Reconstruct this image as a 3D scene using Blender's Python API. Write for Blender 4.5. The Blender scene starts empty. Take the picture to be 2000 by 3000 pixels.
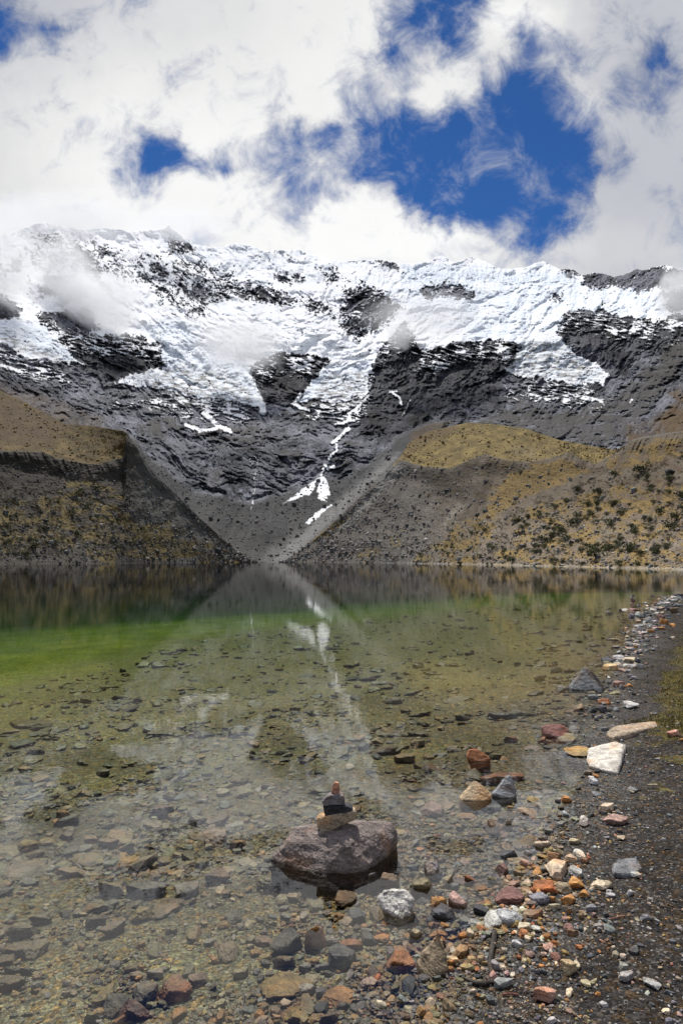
import bpy, bmesh, math, random
import numpy as np
from mathutils import Vector, Matrix
R = math.radians
random.seed(7); rng = np.random.default_rng(11)
scene = bpy.context.scene
COL = scene.collection

# ------------------------------------------------------------------ camera
H = 1.60; F = 2000.0; PITCH = math.atan(142/2000)
cam = bpy.data.cameras.new('camera'); camo = bpy.data.objects.new('camera', cam); COL.objects.link(camo)
camo.location = (0, 0, H); camo.rotation_euler = (math.pi/2 + PITCH, 0, 0)
cam.sensor_fit = 'VERTICAL'; cam.sensor_height = 36; cam.sensor_width = 24; cam.lens = 24
cam.clip_start = 0.05; cam.clip_end = 30000
scene.camera = camo
scene.view_settings.view_transform = 'Standard'; scene.view_settings.look = 'None'
scene.view_settings.exposure = 0.0; scene.view_settings.gamma = 1
scene.cycles.max_bounces = 10; scene.cycles.transparent_max_bounces = 12
scene.cycles.volume_bounces = 8; scene.cycles.caustics_reflective = False; scene.cycles.caustics_refractive = False
scene.cycles.use_denoising = True

# ------------------------------------------------------------------ world
SUN_EL, SUN_AZ = 58, -14            # azimuth from +Y towards +X
w = bpy.data.worlds.new('World'); scene.world = w; w.use_nodes = True
nt = w.node_tree; nt.nodes.clear(); L = nt.links.new

def N(tree, kind, **kw):
    n = tree.nodes.new(kind)
    for k, v in kw.items():
        if k == 'inp':
            for kk, vv in v.items(): n.inputs[kk].default_value = vv
        else: setattr(n, k, v)
    return n
def M(tree, op, a, b=None, c=None, clamp=False):
    n = tree.nodes.new('ShaderNodeMath'); n.operation = op; n.use_clamp = clamp
    for i, x in enumerate((a, b, c)):
        if x is None: continue
        if isinstance(x, (int, float)): n.inputs[i].default_value = x
        else: tree.links.new(x, n.inputs[i])
    return n.outputs[0]
def MIX(tree, f, a, b, blend='MIX'):
    n = tree.nodes.new('ShaderNodeMix'); n.data_type = 'RGBA'; n.blend_type = blend; n.clamp_factor = True
    for sock, x in ((n.inputs[0], f), (n.inputs[6], a), (n.inputs[7], b)):
        if isinstance(x, (int, float)): sock.default_value = x
        elif isinstance(x, tuple): sock.default_value = x if len(x) == 4 else (*x, 1)
        else: tree.links.new(x, sock)
    return n.outputs[2]
def SM(tree, x, lo, hi, a=0.0, b=1.0):
    n = tree.nodes.new('ShaderNodeMapRange'); n.interpolation_type = 'SMOOTHSTEP'
    tree.links.new(x, n.inputs[0]); n.inputs[1].default_value = lo; n.inputs[2].default_value = hi
    n.inputs[3].default_value = a; n.inputs[4].default_value = b
    return n.outputs[0]

# cloud layout in the sky: (u, v, ru, rv, amount of clear sky)
HOLES = [(1430,480,160,150,1.9),(1450,610,180,75,1.9),(1290,595,120,60,1.3),(1470,300,90,90,1.3),(1610,480,80,110,1.3),(1500,400,120,120,.8),
 (1690,470,70,60,.7),(1240,15,80,80,1.2),(1380,10,70,80,1.2),(1320,100,60,60,.9),(1190,170,60,80,.8),(1060,500,60,60,.95),
 (880,470,60,90,.85),(780,300,30,35,.7),(835,365,45,35,.9),(935,395,50,35,.9),(885,600,70,60,.95),(690,480,60,50,.85),(430,450,65,80,1.2),
 (505,475,50,50,1.3),(400,520,40,30,.4),(5,60,70,90,1.4),(155,80,60,45,1.1),(45,230,40,30,.4),(135,280,40,30,.28),(185,335,22,40,.3),(240,380,60,30,.18),
 (1920,200,70,90,1.0),(1880,240,40,60,.4),(1620,310,110,110,.8),(1560,230,90,50,.35),(1180,440,90,90,.9),(1130,340,80,80,.7),(1200,540,80,70,.9),
 (1610,700,70,35,.7),(1560,120,60,35,.6),(1690,150,60,50,.35),(1500,480,80,80,.6),(600,500,60,30,.5),(960,480,60,60,.5),(1000,560,60,50,.5),(1950,690,50,35,.35),(790,500,40,50,.5),
 (1100,250,80,80,.5),(1780,470,60,40,.35),(590,300,20,20,.25),(1760,250,50,120,.15)]
LUMPS = [(1220,420,30,25,.5),(1210,600,60,22,.8),(1500,570,45,40,.38),(1560,530,30,40,.38),(1380,690,45,22,.9),(1300,700,60,20,.6),(1470,350,30,22,.3),(1250,270,70,40,.45),
 (1080,590,60,60,.6),(1530,700,40,25,.6),(960,330,50,30,.2),(1150,690,150,40,.8),(1000,640,80,60,.5),(1600,390,60,30,.25)]
def cover_at(u, v):
    c = 1.0
    for (a, b, ra, rb, k) in HOLES: c -= .74*k*math.exp(-((u-a)/ra)**2*.8 - ((v-b)/rb)**2*.8)
    for (a, b, ra, rb, k) in LUMPS: c += k*math.exp(-((u-a)/ra)**2 - ((v-b)/rb)**2)
    return min(1.15, max(-.05, c))/1.15
def bright_at(u, v):
    g = .86 + .10*math.exp(-((u-650)/600)**2 - ((v-620)/260)**2)
    g -= .22*max(0, min(1, (330-v)/330.))*max(0, 1-abs(u-250)/900.)
    g -= .14*max(0, min(1, (300-u)/300.))
    g -= .27*max(0, min(1, (u-1350)/450.))*(1-.25*math.exp(-((v-720)/80)**2))
    g += .22*math.exp(-((u-1690)/60)**2 - ((v-330)/70)**2) + .25*math.exp(-((u-1530)/140)**2 - ((v-60)/60)**2)
    g += .15*math.exp(-((u-1100)/300)**2 - ((v-700)/60)**2)
    return max(.3, min(.93, g))
geo = N(nt, 'ShaderNodeTexCoord'); sep = N(nt, 'ShaderNodeSeparateXYZ')
L(geo.outputs['Generated'], sep.inputs[0])
yy = M(nt, 'MAXIMUM', sep.outputs[1], 0.12)
X = M(nt, 'DIVIDE', sep.outputs[0], yy); Z = M(nt, 'DIVIDE', sep.outputs[2], yy)
comb = N(nt, 'ShaderNodeCombineXYZ'); L(X, comb.inputs[0]); L(Z, comb.inputs[1])
warp = N(nt, 'ShaderNodeTexNoise', noise_dimensions='2D', inp={'Scale': 9.0, 'Detail': 6.0, 'Roughness': .62})
L(comb.outputs[0], warp.inputs['Vector']); sw = N(nt, 'ShaderNodeSeparateXYZ'); L(warp.outputs['Color'], sw.inputs[0])
Xw = M(nt, 'MULTIPLY_ADD', M(nt, 'SUBTRACT', sw.outputs[0], .5), .09, X)
Zw = M(nt, 'MULTIPLY_ADD', M(nt, 'SUBTRACT', sw.outputs[1], .5), .09, Z)
NC, NR = 32, 18; X0, X1, Z0, Z1 = -.60, .60, .36, .92
fx = M(nt, 'DIVIDE', M(nt, 'SUBTRACT', Xw, X0), X1-X0, clamp=True)
fz = M(nt, 'MULTIPLY', M(nt, 'DIVIDE', M(nt, 'SUBTRACT', Zw, Z0), Z1-Z0, clamp=True), NR-1)
acc = None
cP, sP = math.cos(PITCH), math.sin(PITCH)
for r in range(NR):
    cr = N(nt, 'ShaderNodeValToRGB'); el = cr.color_ramp; el.interpolation = 'EASE'
    zz = Z0 + (Z1-Z0)*r/(NR-1)
    while len(el.elements) < NC: el.elements.new(0.5)
    for c in range(NC):
        xx = X0 + (X1-X0)*c/(NC-1)
        b = (zz*cP - sP)/(cP + zz*sP); a = xx*(cP - b*sP)
        u, v = 1000 + 2000*a, 1500 - 2000*b
        e = el.elements[c]; e.position = c/(NC-1) if c < NC-1 else 1.0
        e.color = (.2 + .8*cover_at(u, v), bright_at(u, v), 0, 1)
    L(fx, cr.inputs[0])
    wgt = M(nt, 'SUBTRACT', 1.0, M(nt, 'ABSOLUTE', M(nt, 'SUBTRACT', fz, float(r))), clamp=True)
    vm = N(nt, 'ShaderNodeVectorMath', operation='SCALE'); L(cr.outputs[0], vm.inputs[0]); L(wgt, vm.inputs['Scale'])
    if acc is None: acc = vm.outputs[0]
    else:
        ad = N(nt, 'ShaderNodeVectorMath', operation='ADD'); L(acc, ad.inputs[0]); L(vm.outputs[0], ad.inputs[1]); acc = ad.outputs[0]
sa = N(nt, 'ShaderNodeSeparateXYZ'); L(acc, sa.inputs[0])
mp = N(nt, 'ShaderNodeMapping'); mp.inputs['Rotation'].default_value = (0, 0, R(-38)); mp.inputs['Scale'].default_value = (1.0, 1.0, 1); L(comb.outputs[0], mp.inputs[0])
n1 = N(nt, 'ShaderNodeTexNoise', noise_dimensions='2D', inp={'Scale': 13.0, 'Detail': 12.0, 'Roughness': .64, 'Distortion': .30}); L(mp.outputs[0], n1.inputs['Vector'])
n2 = N(nt, 'ShaderNodeTexNoise', noise_dimensions='2D', inp={'Scale': 5.0, 'Detail': 5.0, 'Roughness': .55}); L(mp.outputs[0], n2.inputs['Vector'])
cov = M(nt, 'DIVIDE', M(nt, 'SUBTRACT', sa.outputs[0], .2), .8/1.15)
cov = M(nt, 'MULTIPLY_ADD', M(nt, 'SUBTRACT', n1.outputs[0], .5), 2.0, cov)
alpha = SM(nt, cov, -.08, .98)
# generic broken cloud elsewhere in the dome
gn = N(nt, 'ShaderNodeTexNoise', noise_dimensions='3D', inp={'Scale': 3.0, 'Detail': 6.0, 'Roughness': .6}); L(geo.outputs['Generated'], gn.inputs['Vector'])
ga = SM(nt, gn.outputs[0], .38, .56)
front = M(nt, 'MULTIPLY', SM(nt, sep.outputs[1], .35, .6), SM(nt, Z, 1.35, .95))
alpha = M(nt, 'ADD', M(nt, 'MULTIPLY', alpha, front), M(nt, 'MULTIPLY', ga, M(nt, 'SUBTRACT', 1.0, front)))
br = M(nt, 'MULTIPLY', sa.outputs[1], M(nt, 'MULTIPLY_ADD', M(nt, 'SUBTRACT', n2.outputs[0], .5), .13, 1.0))
# thick parts of broken cloud are whiter than their thin edges
cov2 = M(nt, 'MULTIPLY_ADD', cov, .45, M(nt, 'MULTIPLY', M(nt, 'DIVIDE', M(nt, 'SUBTRACT', sa.outputs[0], .2), .8), .60)); br = M(nt, 'MULTIPLY', br, SM(nt, cov2, .3, 1.0, .80, 1.03))
br = M(nt, 'ADD', M(nt, 'MULTIPLY', br, front), M(nt, 'MULTIPLY', .62, M(nt, 'SUBTRACT', 1.0, front)))
cl = MIX(nt, SM(nt, br, .45, .85), (.84, .88, 1.0), (1.0, 1.0, .995))
vb = N(nt, 'ShaderNodeVectorMath', operation='SCALE'); L(cl, vb.inputs[0]); L(br, vb.inputs['Scale'])
sky = N(nt, 'ShaderNodeTexSky'); sky.sky_type = 'NISHITA'; sky.sun_disc = False
sky.sun_elevation = R(SUN_EL); sky.sun_rotation = R(SUN_AZ); sky.altitude = 4200; sky.air_density = 1.0; sky.dust_density = .3
skc = N(nt, 'ShaderNodeVectorMath', operation='MULTIPLY'); L(sky.outputs[0], skc.inputs[0]); skc.inputs[1].default_value = (.30, .62, 1.0)
sks = N(nt, 'ShaderNodeVectorMath', operation='SCALE'); L(skc.outputs[0], sks.inputs[0]); sks.inputs['Scale'].default_value = 1.0
cls = N(nt, 'ShaderNodeVectorMath', operation='SCALE'); L(vb.outputs[0], cls.inputs[0]); cls.inputs['Scale'].default_value = 10.0
fin = MIX(nt, alpha, sks.outputs[0], cls.outputs[0])
bg = N(nt, 'ShaderNodeBackground', inp={'Strength': .10}); L(fin, bg.inputs[0])
wo = N(nt, 'ShaderNodeOutputWorld'); L(bg.outputs[0], wo.inputs[0])
w.cycles.sampling_method = 'MANUAL'; w.cycles.sample_map_resolution = 512

# ------------------------------------------------------------------ sun
sun = bpy.data.lights.new('sun', 'SUN'); suno = bpy.data.objects.new('sun', sun); COL.objects.link(suno)
sun.energy = 5.0; sun.angle = R(.55); sun.color = (1, .96, .90)
sd = Vector((math.sin(R(SUN_AZ))*math.cos(R(SUN_EL)), math.cos(R(SUN_AZ))*math.cos(R(SUN_EL)), math.sin(R(SUN_EL))))
suno.rotation_euler = sd.to_track_quat('Z', 'Y').to_euler()

# ------------------------------------------------------------------ helpers
def tag(o, label=None, cat=None, group=None, kind=None):
    if label: o['label'] = label
    if cat: o['category'] = cat
    if group: o['group'] = group
    if kind: o['kind'] = kind
    return o
def _hash(ix, iy, seed):
    h = (ix.astype(np.int64)*374761393 + iy.astype(np.int64)*668265263 + seed*1442695041) & 0xffffffff
    h = ((h ^ (h >> 13))*1274126177) & 0xffffffff
    h = ((h ^ (h >> 16))*2246822519) & 0xffffffff
    return ((h ^ (h >> 15)) & 0xffffff)/float(0xffffff)
def pn(x, y, seed=0):
    x = np.asarray(x, float); y = np.asarray(y, float)
    ix = np.floor(x); iy = np.floor(y); fx = x-ix; fy = y-iy
    ux = fx*fx*fx*(fx*(fx*6-15)+10); uy = fy*fy*fy*(fy*(fy*6-15)+10)
    def g(dx, dy):
        a = _hash(ix+dx, iy+dy, seed)*2*np.pi
        return np.cos(a)*(fx-dx) + np.sin(a)*(fy-dy)
    return ((g(0,0)*(1-ux)+g(1,0)*ux)*(1-uy) + (g(0,1)*(1-ux)+g(1,1)*ux)*uy)*1.5
def fbm(x, y, seed=0, oct=5, gain=.5, lac=2.03):
    s = 0; a = 1; t = 0
    for i in range(oct):
        s = s + a*pn(x, y, seed+i*17); t += a; a *= gain; x = x*lac+3.1; y = y*lac+7.7
    return s/t*1.4
def ridged(x, y, seed=0, oct=5, gain=.55, lac=2.03):
    s = 0; a = 1; t = 0
    for i in range(oct):
        s = s + a*(1-2*np.abs(pn(x, y, seed+i*17))); t += a; a *= gain; x = x*lac+3.1; y = y*lac+7.7
    return s/t
def sstep(a, b, x):
    t = np.clip((x-a)/(b-a), 0, 1); return t*t*(3-2*t)
def inpoly(u, v, P):
    P = np.array(P, float); res = np.zeros(u.shape, bool)
    m = (u >= P[:,0].min()) & (u <= P[:,0].max()) & (v >= P[:,1].min()) & (v <= P[:,1].max())
    uu = u[m]; vv = v[m]; c = np.zeros(uu.shape, bool); n = len(P)
    for i in range(n):
        x0, y0 = P[i]; x1, y1 = P[(i+1) % n]
        if y0 == y1: continue
        c ^= ((y0 > vv) != (y1 > vv)) & (uu < (x1-x0)*(vv-y0)/(y1-y0)+x0)
    res[m] = c; return res
def pdist(u, v, P, closed=False):
    P = np.array(P, float); d = np.full(u.shape, 1e9)
    n = len(P)
    for i in range(n if closed else n-1):
        x0, y0 = P[i]; x1, y1 = P[(i+1) % n]; dx, dy = x1-x0, y1-y0
        t = np.clip(((u-x0)*dx+(v-y0)*dy)/(dx*dx+dy*dy+1e-9), 0, 1)
        d = np.minimum(d, np.hypot(u-x0-t*dx, v-y0-t*dy))
    return d
def soft(u, v, P, feather):
    """1 inside the polygon, fading over +-feather"""
    P = np.array(P, float)
    m = (u >= P[:,0].min()-feather) & (u <= P[:,0].max()+feather) & (v >= P[:,1].min()-feather) & (v <= P[:,1].max()+feather)
    out = np.zeros(u.shape); uu, vv = u[m], v[m]
    d = pdist(uu, vv, P, True); s = np.where(inpoly(uu, vv, P), d, -d)
    out[m] = sstep(-feather, feather, s); return out
def stroke(u, v, P, wdt, feather=2.0):
    P = np.array(P, float); k = wdt+feather
    m = (u >= P[:,0].min()-k) & (u <= P[:,0].max()+k) & (v >= P[:,1].min()-k) & (v <= P[:,1].max()+k)
    out = np.zeros(u.shape); out[m] = 1-sstep(wdt*.5-feather*.5, wdt*.5+feather, pdist(u[m], v[m], P)); return out
def ray(u, v):
    a = (u-1000)/F; b = (1500-v)/F
    return a, cP - b*sP, sP + b*cP
def at_plane(u, v, z=0.0):
    a, y, q = ray(u, v); t = (z-H)/q
    return a*t, y*t
def pix(x, y, z):
    fw = y*cP + (z-H)*sP; up = -y*sP + (z-H)*cP
    return 1000+F*x/fw, 1500-F*up/fw

def mesh_np(name, verts, faces, mat, cols=None, smooth=True, parent=None, attrs=None):
    me = bpy.data.meshes.new(name); verts = np.ascontiguousarray(verts, np.float32); faces = np.ascontiguousarray(faces, np.int32)
    k = faces.shape[1]
    me.vertices.add(len(verts)); me.vertices.foreach_set('co', verts.ravel())
    me.loops.add(faces.size); me.loops.foreach_set('vertex_index', faces.ravel())
    me.polygons.add(len(faces)); me.polygons.foreach_set('loop_start', np.arange(0, faces.size, k, dtype=np.int32))
    me.polygons.foreach_set('use_smooth', np.full(len(faces), smooth))
    me.update(calc_edges=True)
    if cols is not None:
        at = me.color_attributes.new('tint', 'FLOAT_COLOR', 'POINT')
        c = np.ones((len(verts), 4), np.float32); c[:, :3] = cols; at.data.foreach_set('color', c.ravel())
    for k2, a in (attrs or {}).items():
        at = me.attributes.new(k2, 'FLOAT', 'POINT'); at.data.foreach_set('value', np.ascontiguousarray(a, np.float32).ravel())
    me.materials.append(mat)
    o = bpy.data.objects.new(name, me); COL.objects.link(o)
    if parent: o.parent = parent
    return o
def grid_faces(nr, nc):
    i = np.arange(nr*nc).reshape(nr, nc)
    return np.stack([i[:-1,:-1], i[1:,:-1], i[1:,1:], i[:-1,1:]], -1).reshape(-1, 4)
def col(*c): return np.array(c, float)
def lerp(a, b, f): return a + (b-a)*f[..., None]

def mat_base(name, rough=.9):
    m = bpy.data.materials.new(name); m.use_nodes = True; t = m.node_tree; b = t.nodes['Principled BSDF']
    b.inputs['Roughness'].default_value = rough; b.inputs['Specular IOR Level'].default_value = .25
    return m, t, b
def mat_far(name, s1, s2, amt=.35, bump=0.6, bd=1.0):
    """terrain seen from afar: painted albedo times two scales of noise plus bump"""
    m, t, b = mat_base(name); b.inputs['Specular IOR Level'].default_value = .08; g = N(t, 'ShaderNodeNewGeometry')
    a = N(t, 'ShaderNodeAttribute', attribute_name='tint')
    x1 = N(t, 'ShaderNodeTexNoise', inp={'Scale': s1, 'Detail': 4.0, 'Roughness': .65}); t.links.new(g.outputs['Position'], x1.inputs['Vector'])
    x2 = N(t, 'ShaderNodeTexNoise', inp={'Scale': s2, 'Detail': 3.0, 'Roughness': .6}); t.links.new(g.outputs['Position'], x2.inputs['Vector'])
    f = M(t, 'MULTIPLY', M(t, 'MULTIPLY_ADD', M(t, 'SUBTRACT', x1.outputs[0], .5), amt*2, 1.0), M(t, 'MULTIPLY_ADD', M(t, 'SUBTRACT', x2.outputs[0], .5), amt*2, 1.0))
    vs = N(t, 'ShaderNodeVectorMath', operation='SCALE'); t.links.new(a.outputs['Color'], vs.inputs[0]); t.links.new(f, vs.inputs['Scale'])
    t.links.new(vs.outputs[0], b.inputs['Base Color'])
    bp = N(t, 'ShaderNodeBump', inp={'Strength': bump, 'Distance': bd}); t.links.new(x1.outputs[0], bp.inputs['Height']); t.links.new(bp.outputs[0], b.inputs['Normal'])
    return m

# ------------------------------------------------------------------ column sampling for hills seen from the lake
Ufull = np.concatenate([np.linspace(-1500, -70, 110)[:-1], np.linspace(-70, 2070, 1071), np.linspace(2070, 3500, 110)[1:]])
def pl(u, P):
    P = np.array(P, float); return np.interp(u, P[:,0], P[:,1])

# ================================================================== MOUNTAIN
SKY = [(-1500,900),(-800,830),(-400,740),(-200,712),(0,690),(60,672),(110,655),(130,652),(200,666),(255,672),(300,668),(400,678),(450,675),(480,672),(495,660),(505,670),(540,695),(575,717),(620,724),(650,726),
 (670,718),(685,713),(715,716),(730,717),(770,733),(800,735),(850,731),(880,734),(900,742),(955,757),(1000,766),(1050,762),(1120,762),(1170,773),(1210,772),(1250,769),(1272,757),(1290,748),(1310,756),(1325,768),
 (1340,767),(1365,758),(1385,754),(1420,765),(1470,790),(1540,784),(1570,770),(1590,765),(1620,780),(1640,790),(1665,788),(1680,790),(1695,803),(1715,806),(1740,798),(1770,803),(1795,812),(1815,808),(1840,800),(1862,788),(1880,792),(1920,781),
 (1950,777),(1970,782),(1985,792),(2000,792),(2200,770),(2500,820),(3500,950)]
DPT = [(600,3400),(700,3150),(760,2900),(850,2450),(930,2150),(1000,1950),(1080,1800),(1150,1620),(1220,1420),(1260,1280),(1330,1090),(1400,980),(1450,900),(1520,790),(1580,700),(1640,615),(1665,585),(1700,560)]
nrA = 480
tt = np.linspace(0, 1, nrA)[:, None]
UA = np.broadcast_to(Ufull[None, :], (nrA, len(Ufull)))
vsky = pl(Ufull, SKY) + 3.2*fbm(Ufull/16, Ufull*0, 3, 5, .6)
VA = vsky[None, :] + (1668-vsky[None, :])*tt
side = pl(Ufull, [(-1500,.30),(-500,.42),(0,.62),(300,.82),(600,.97),(1000,1),(1400,.95),(1700,.80),(2000,.62),(2500,.42),(3500,.3)])[None, :]
sidef = lerp(np.ones_like(VA)[..., None], np.broadcast_to(side, VA.shape)[..., None], 1-sstep(650, 760, VA)*0)[..., 0]
DA = pl(VA, DPT)*sidef
# warped coordinates give the painted borders a broken, natural edge
def warp_uv(u, v, a1=9, a2=3.2, s=0):
    return (u + a1*fbm(u/38, v/38, 40+s, 4, .6) + a2*fbm(u/9, v/9, 60+s, 3, .6), v + a1*.8*fbm(u/38, v/38, 80+s, 4, .6) + a2*.8*fbm(u/9, v/9, 90+s, 3, .6))
Uw, Vw = warp_uv(UA, VA)
SNOWFOOT = [(-1500,1010),(-300,1000),(0,1008),(83,1058),(191,1068),(249,1070),(217,1038),(172,994),(215,972),(300,985),(400,984),(472,1016),(480,1073),(440,1082),(383,1092),(340,1112),(319,1132),(400,1132),(500,1150),(600,1168),(680,1180),(730,1200),(765,1198),
 (772,1178),(753,1130),(734,1079),(765,1054),(829,1035),(893,1041),(944,1041),(970,1066),(912,1111),(880,1150),(850,1190),(920,1178),(1000,1185),(1060,1172),(1078,1150),(1083,1130),(1096,1067),(1110,1040),(1134,1003),(1153,977),(1185,939),(1200,970),(1217,1012),
 (1223,1028),(1268,1028),(1332,1009),(1383,1003),(1459,996),(1504,1003),(1523,1028),(1504,1060),(1478,1079),(1478,1098),(1555,1111),(1625,1118),(1670,1124),(1765,1130),(1791,1092),(1740,1054),(1676,1028),(1657,1003),(1644,990),(1641,952),(1663,913),(1702,907),
 (1765,913),(1816,933),(1842,926),(1893,945),(1944,942),(1976,920),(2000,926),(2500,960),(3500,1000),(3500,300),(-1500,300)]
Uv2, Vv2 = warp_uv(UA, VA, 16, 7, 30)
rk = 1 - soft(Uv2, Vv2, SNOWFOOT, 9)
MIXED = [([(60,690),(140,660),(250,690),(330,740),(335,850),(200,900),(100,890),(60,800)],.50,25),([(205,700),(240,720),(335,860),(300,860),(220,760)],.85,8),([(125,805),(235,795),(262,870),(195,905),(135,865)],.85,12),
 ([(490,680),(560,715),(590,735),(545,760),(490,745)],.62,10),([(425,758),(480,768),(497,812),(458,815)],.86,7),([(360,740),(520,740),(660,760),(730,840),(640,915),(560,940),(470,900),(420,850),(330,800)],.50,25),
 ([(500,820),(620,830),(655,870),(590,905),(520,860)],.68,15),([(690,825),(800,838),(880,880),(800,908),(680,885)],.66,15),([(785,797),(900,802),(895,830),(800,830)],.62,8),([(560,905),(580,965),(640,945),(650,915)],.6,10),
 ([(820,935),(960,960),(945,1003),(825,992)],.72,10),([(1000,850),(1060,822),(1120,850),(1185,905),(1110,972),(1050,1000),(985,965)],.60,15),([(1060,865),(1112,875),(1125,925),(1055,925)],.78,10),([(1100,764),(1172,775),(1172,797),(1120,785)],.72,6),
 ([(1255,820),(1300,825),(1400,855),(1385,885),(1280,868),(1210,935),(1228,880)],.66,8),([(1612,858),(1645,865),(1640,882),(1612,876)],.7,5),([(-60,830),(20,870),(62,905),(60,940),(-60,925)],.95,8),([(20,760),(80,765),(70,805),(30,800)],.7,8),
 ([(100,925),(180,900),(270,905),(300,960),(215,1000),(140,960)],.8,12),([(1628,780),(1708,795),(1712,808),(1665,812),(1640,800)],.66,5),([(1705,795),(1770,795),(1850,782),(2300,770),(2300,840),(1925,845),(1880,862),(1850,846),(1765,846),(1700,835)],.82,6),([(1944,850),(2300,850),(2300,930),(1990,915),(1950,905)],.9,8),
 ([(860,860),(1000,880),(1000,950),(900,930)],.42,20),([(240,700),(330,700),(420,770),(380,840),(300,800)],.45,15),([(900,770),(1000,780),(1040,830),(960,850)],.36,15),([(-300,700),(0,720),(60,800),(0,860),(-300,900)],.55,30)]
mz = np.zeros_like(rk)
for P, val, fe in MIXED: mz = np.maximum(mz, val*soft(Uv2, Vv2, P, fe*1.3+8))
# broken rock showing through snow: diagonal ledges
th_ = np.radians(pl(Ufull, [(-400,30),(400,26),(700,8),(950,-8),(1150,-30),(1500,-24),(2000,-34),(2600,-38)]))[None]
Uq = UA-1000+34*fbm(UA/120, VA/90, 601, 4, .55); Vq = VA-1100+30*fbm(UA/120, VA/90, 602, 4, .55)
du = Uq*np.cos(th_)+Vq*np.sin(th_); dv = -Uq*np.sin(th_)+Vq*np.cos(th_)
nb = .5*ridged(du/26, dv/13, 7, 5, .6) + .5*fbm(UA/7, VA/5, 8, 3, .6) + .35*fbm(UA/60, VA/60, 5, 3)
nearice = soft(Uw, Vw, [(x, y+60) if y > 500 else (x, y) for x, y in SNOWFOOT], 60)
Rr = np.maximum(mz*.97, rk*(1+.8*(1-nearice)))
smooth_sn = np.maximum(soft(Uv2, Vv2, [(1200,890),(1500,880),(1640,940),(1590,985),(1380,1000),(1215,1008),(1185,930)], 22), soft(Uv2, Vv2, [(560,950),(640,905),(760,890),(1000,970),(940,1030),(700,1015)], 22))
nb2 = .34*ridged(du/60, dv/26, 17, 5, .62) + .30*nb + .35*fbm(UA/30, VA/20, 18, 5, .7) + .26*fbm(UA/8, VA/5.5, 19, 4, .75) + .34*ridged(du/20, dv/6.5, 20, 4, .65)
mixrock = sstep(-.07, .07, Rr*(1-.12*(mz > rk)) - .60 - .11*(mz > rk) - .5*smooth_sn*(rk < .5) - .07*(UA < 760)*(mz > rk) + .80*nb2)
# a few snow ledges inside the rock near the ice
nearice = soft(Uw, Vw, [(x, y+70) if y > 500 else (x, y) for x, y in SNOWFOOT], 40)
ledge = sstep(.50, .62, ridged(UA/55+VA/300, VA/11-UA/60, 21, 4, .6) - .55*(1-nearice) + .25*fbm(UA/50, VA/50, 9, 3))
rockm = mixrock
rockm = rockm*(1-ledge*rk*.9*(VA < 1240))
ST = [([(1080,1160),(1052,1188),(1022,1213),(1027,1232),(1005,1240),(985,1243)],7),([(1022,1256),(1000,1275),(976,1297)],10),([(986,1303),(985,1322),(962,1345)],6),([(950,1362),(960,1376),(976,1366)],7),([(948,1372),(948,1382),(942,1396)],5),
 ([(594,1212),(618,1225),(640,1247),(676,1266)],13),([(545,1245),(590,1263),(640,1254)],8),([(770,1210),(768,1190),(750,1150)],18),([(745,1335),(757,1350),(748,1385),(745,1440),(742,1470),(735,1492)],.5),([(731,1343),(736,1358),(733,1368)],.3),([(905,1530),(925,1512),(950,1495)],9),
 ([(955,1490),(969,1480)],5),([(880,1155),(860,1185),(880,1195),(905,1200)],9),([(1150,1150),(1168,1165),(1176,1185)],5),([(1140,1150),(1165,1146)],4),([(930,1205),(975,1212),(1010,1205)],4),([(1850,1170),(1845,1180)],2),([(1200,1170),(1180,1220)],1),
 ([(60,1090),(20,1075),(-60,1060)],10),([(1480,1130),(1490,1150),(1484,1165)],1.6)]
snowst = np.zeros_like(rk)
Us, Vs = warp_uv(UA, VA, 4, 4.0, 5)
for P, wd in ST: snowst = np.maximum(snowst, stroke(Us, Vs, P, wd, 1.2))
Uc, Vc = warp_uv(UA, VA, 1.5, 3.2, 8)
for P in ([(942,1394),(915,1412),(880,1438),(828,1478),(840,1470),(868,1462),(893,1450),(905,1452),(920,1430),(934,1412)],[(942,1394),(933,1420),(928,1440),(936,1447),(930,1460),(945,1466),(956,1470),(958,1455),(968,1450),(962,1425),(955,1403)],
          [(893,1534),(905,1530),(935,1515),(950,1493),(968,1482),(946,1489),(925,1503)]):
    snowst = np.maximum(snowst, soft(Uc, Vc, P, 1.2))
rockm = rockm*(1-snowst)
TAL = [(300,1255),(372,1268),(430,1330),(560,1440),(640,1452),(700,1470),(735,1475),(800,1455),(870,1438),(938,1398),(1010,1410),(1060,1375),(1120,1325),(1180,1270),(1230,1250),(1300,1235),(1300,1720),(300,1720)]
tal = soft(Uw, Vw, TAL, 8)
screes = np.zeros_like(rk)
for P, val in (([(560,1235),(640,1245),(700,1235),(790,1250),(780,1320),(640,1300),(560,1275)],.75),([(1380,1245),(1470,1195),(1560,1180),(1640,1210),(1720,1180),(1800,1150),(1900,1060),(1960,1000),(2000,960),(2060,1000),(2000,1090),(1920,1180),(1830,1290),(1700,1320)],.8),
               ([(930,1340),(1010,1330),(1060,1345),(980,1360)],.8),([(250,1115),(320,1125),(420,1160),(330,1150)],.8),([(0,1090),(150,1100),(240,1180),(100,1150)],.35)):
    screes = np.maximum(screes, val*soft(Uv2+14*fbm(UA/25, VA/14, 35, 4), Vv2+10*fbm(UA/25, VA/14, 36, 4), P, 26))
screes = .9*sstep(.25, .7, screes + .55*fbm(UA/45, VA/16, 31, 5, .65) - .15)*(screes > .02)
medr = .5+.5*ridged(du/95+.5*fbm(UA/100, VA/100, 170, 3), dv/34, 171, 5, .6)
dark = np.zeros_like(rk)
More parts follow.
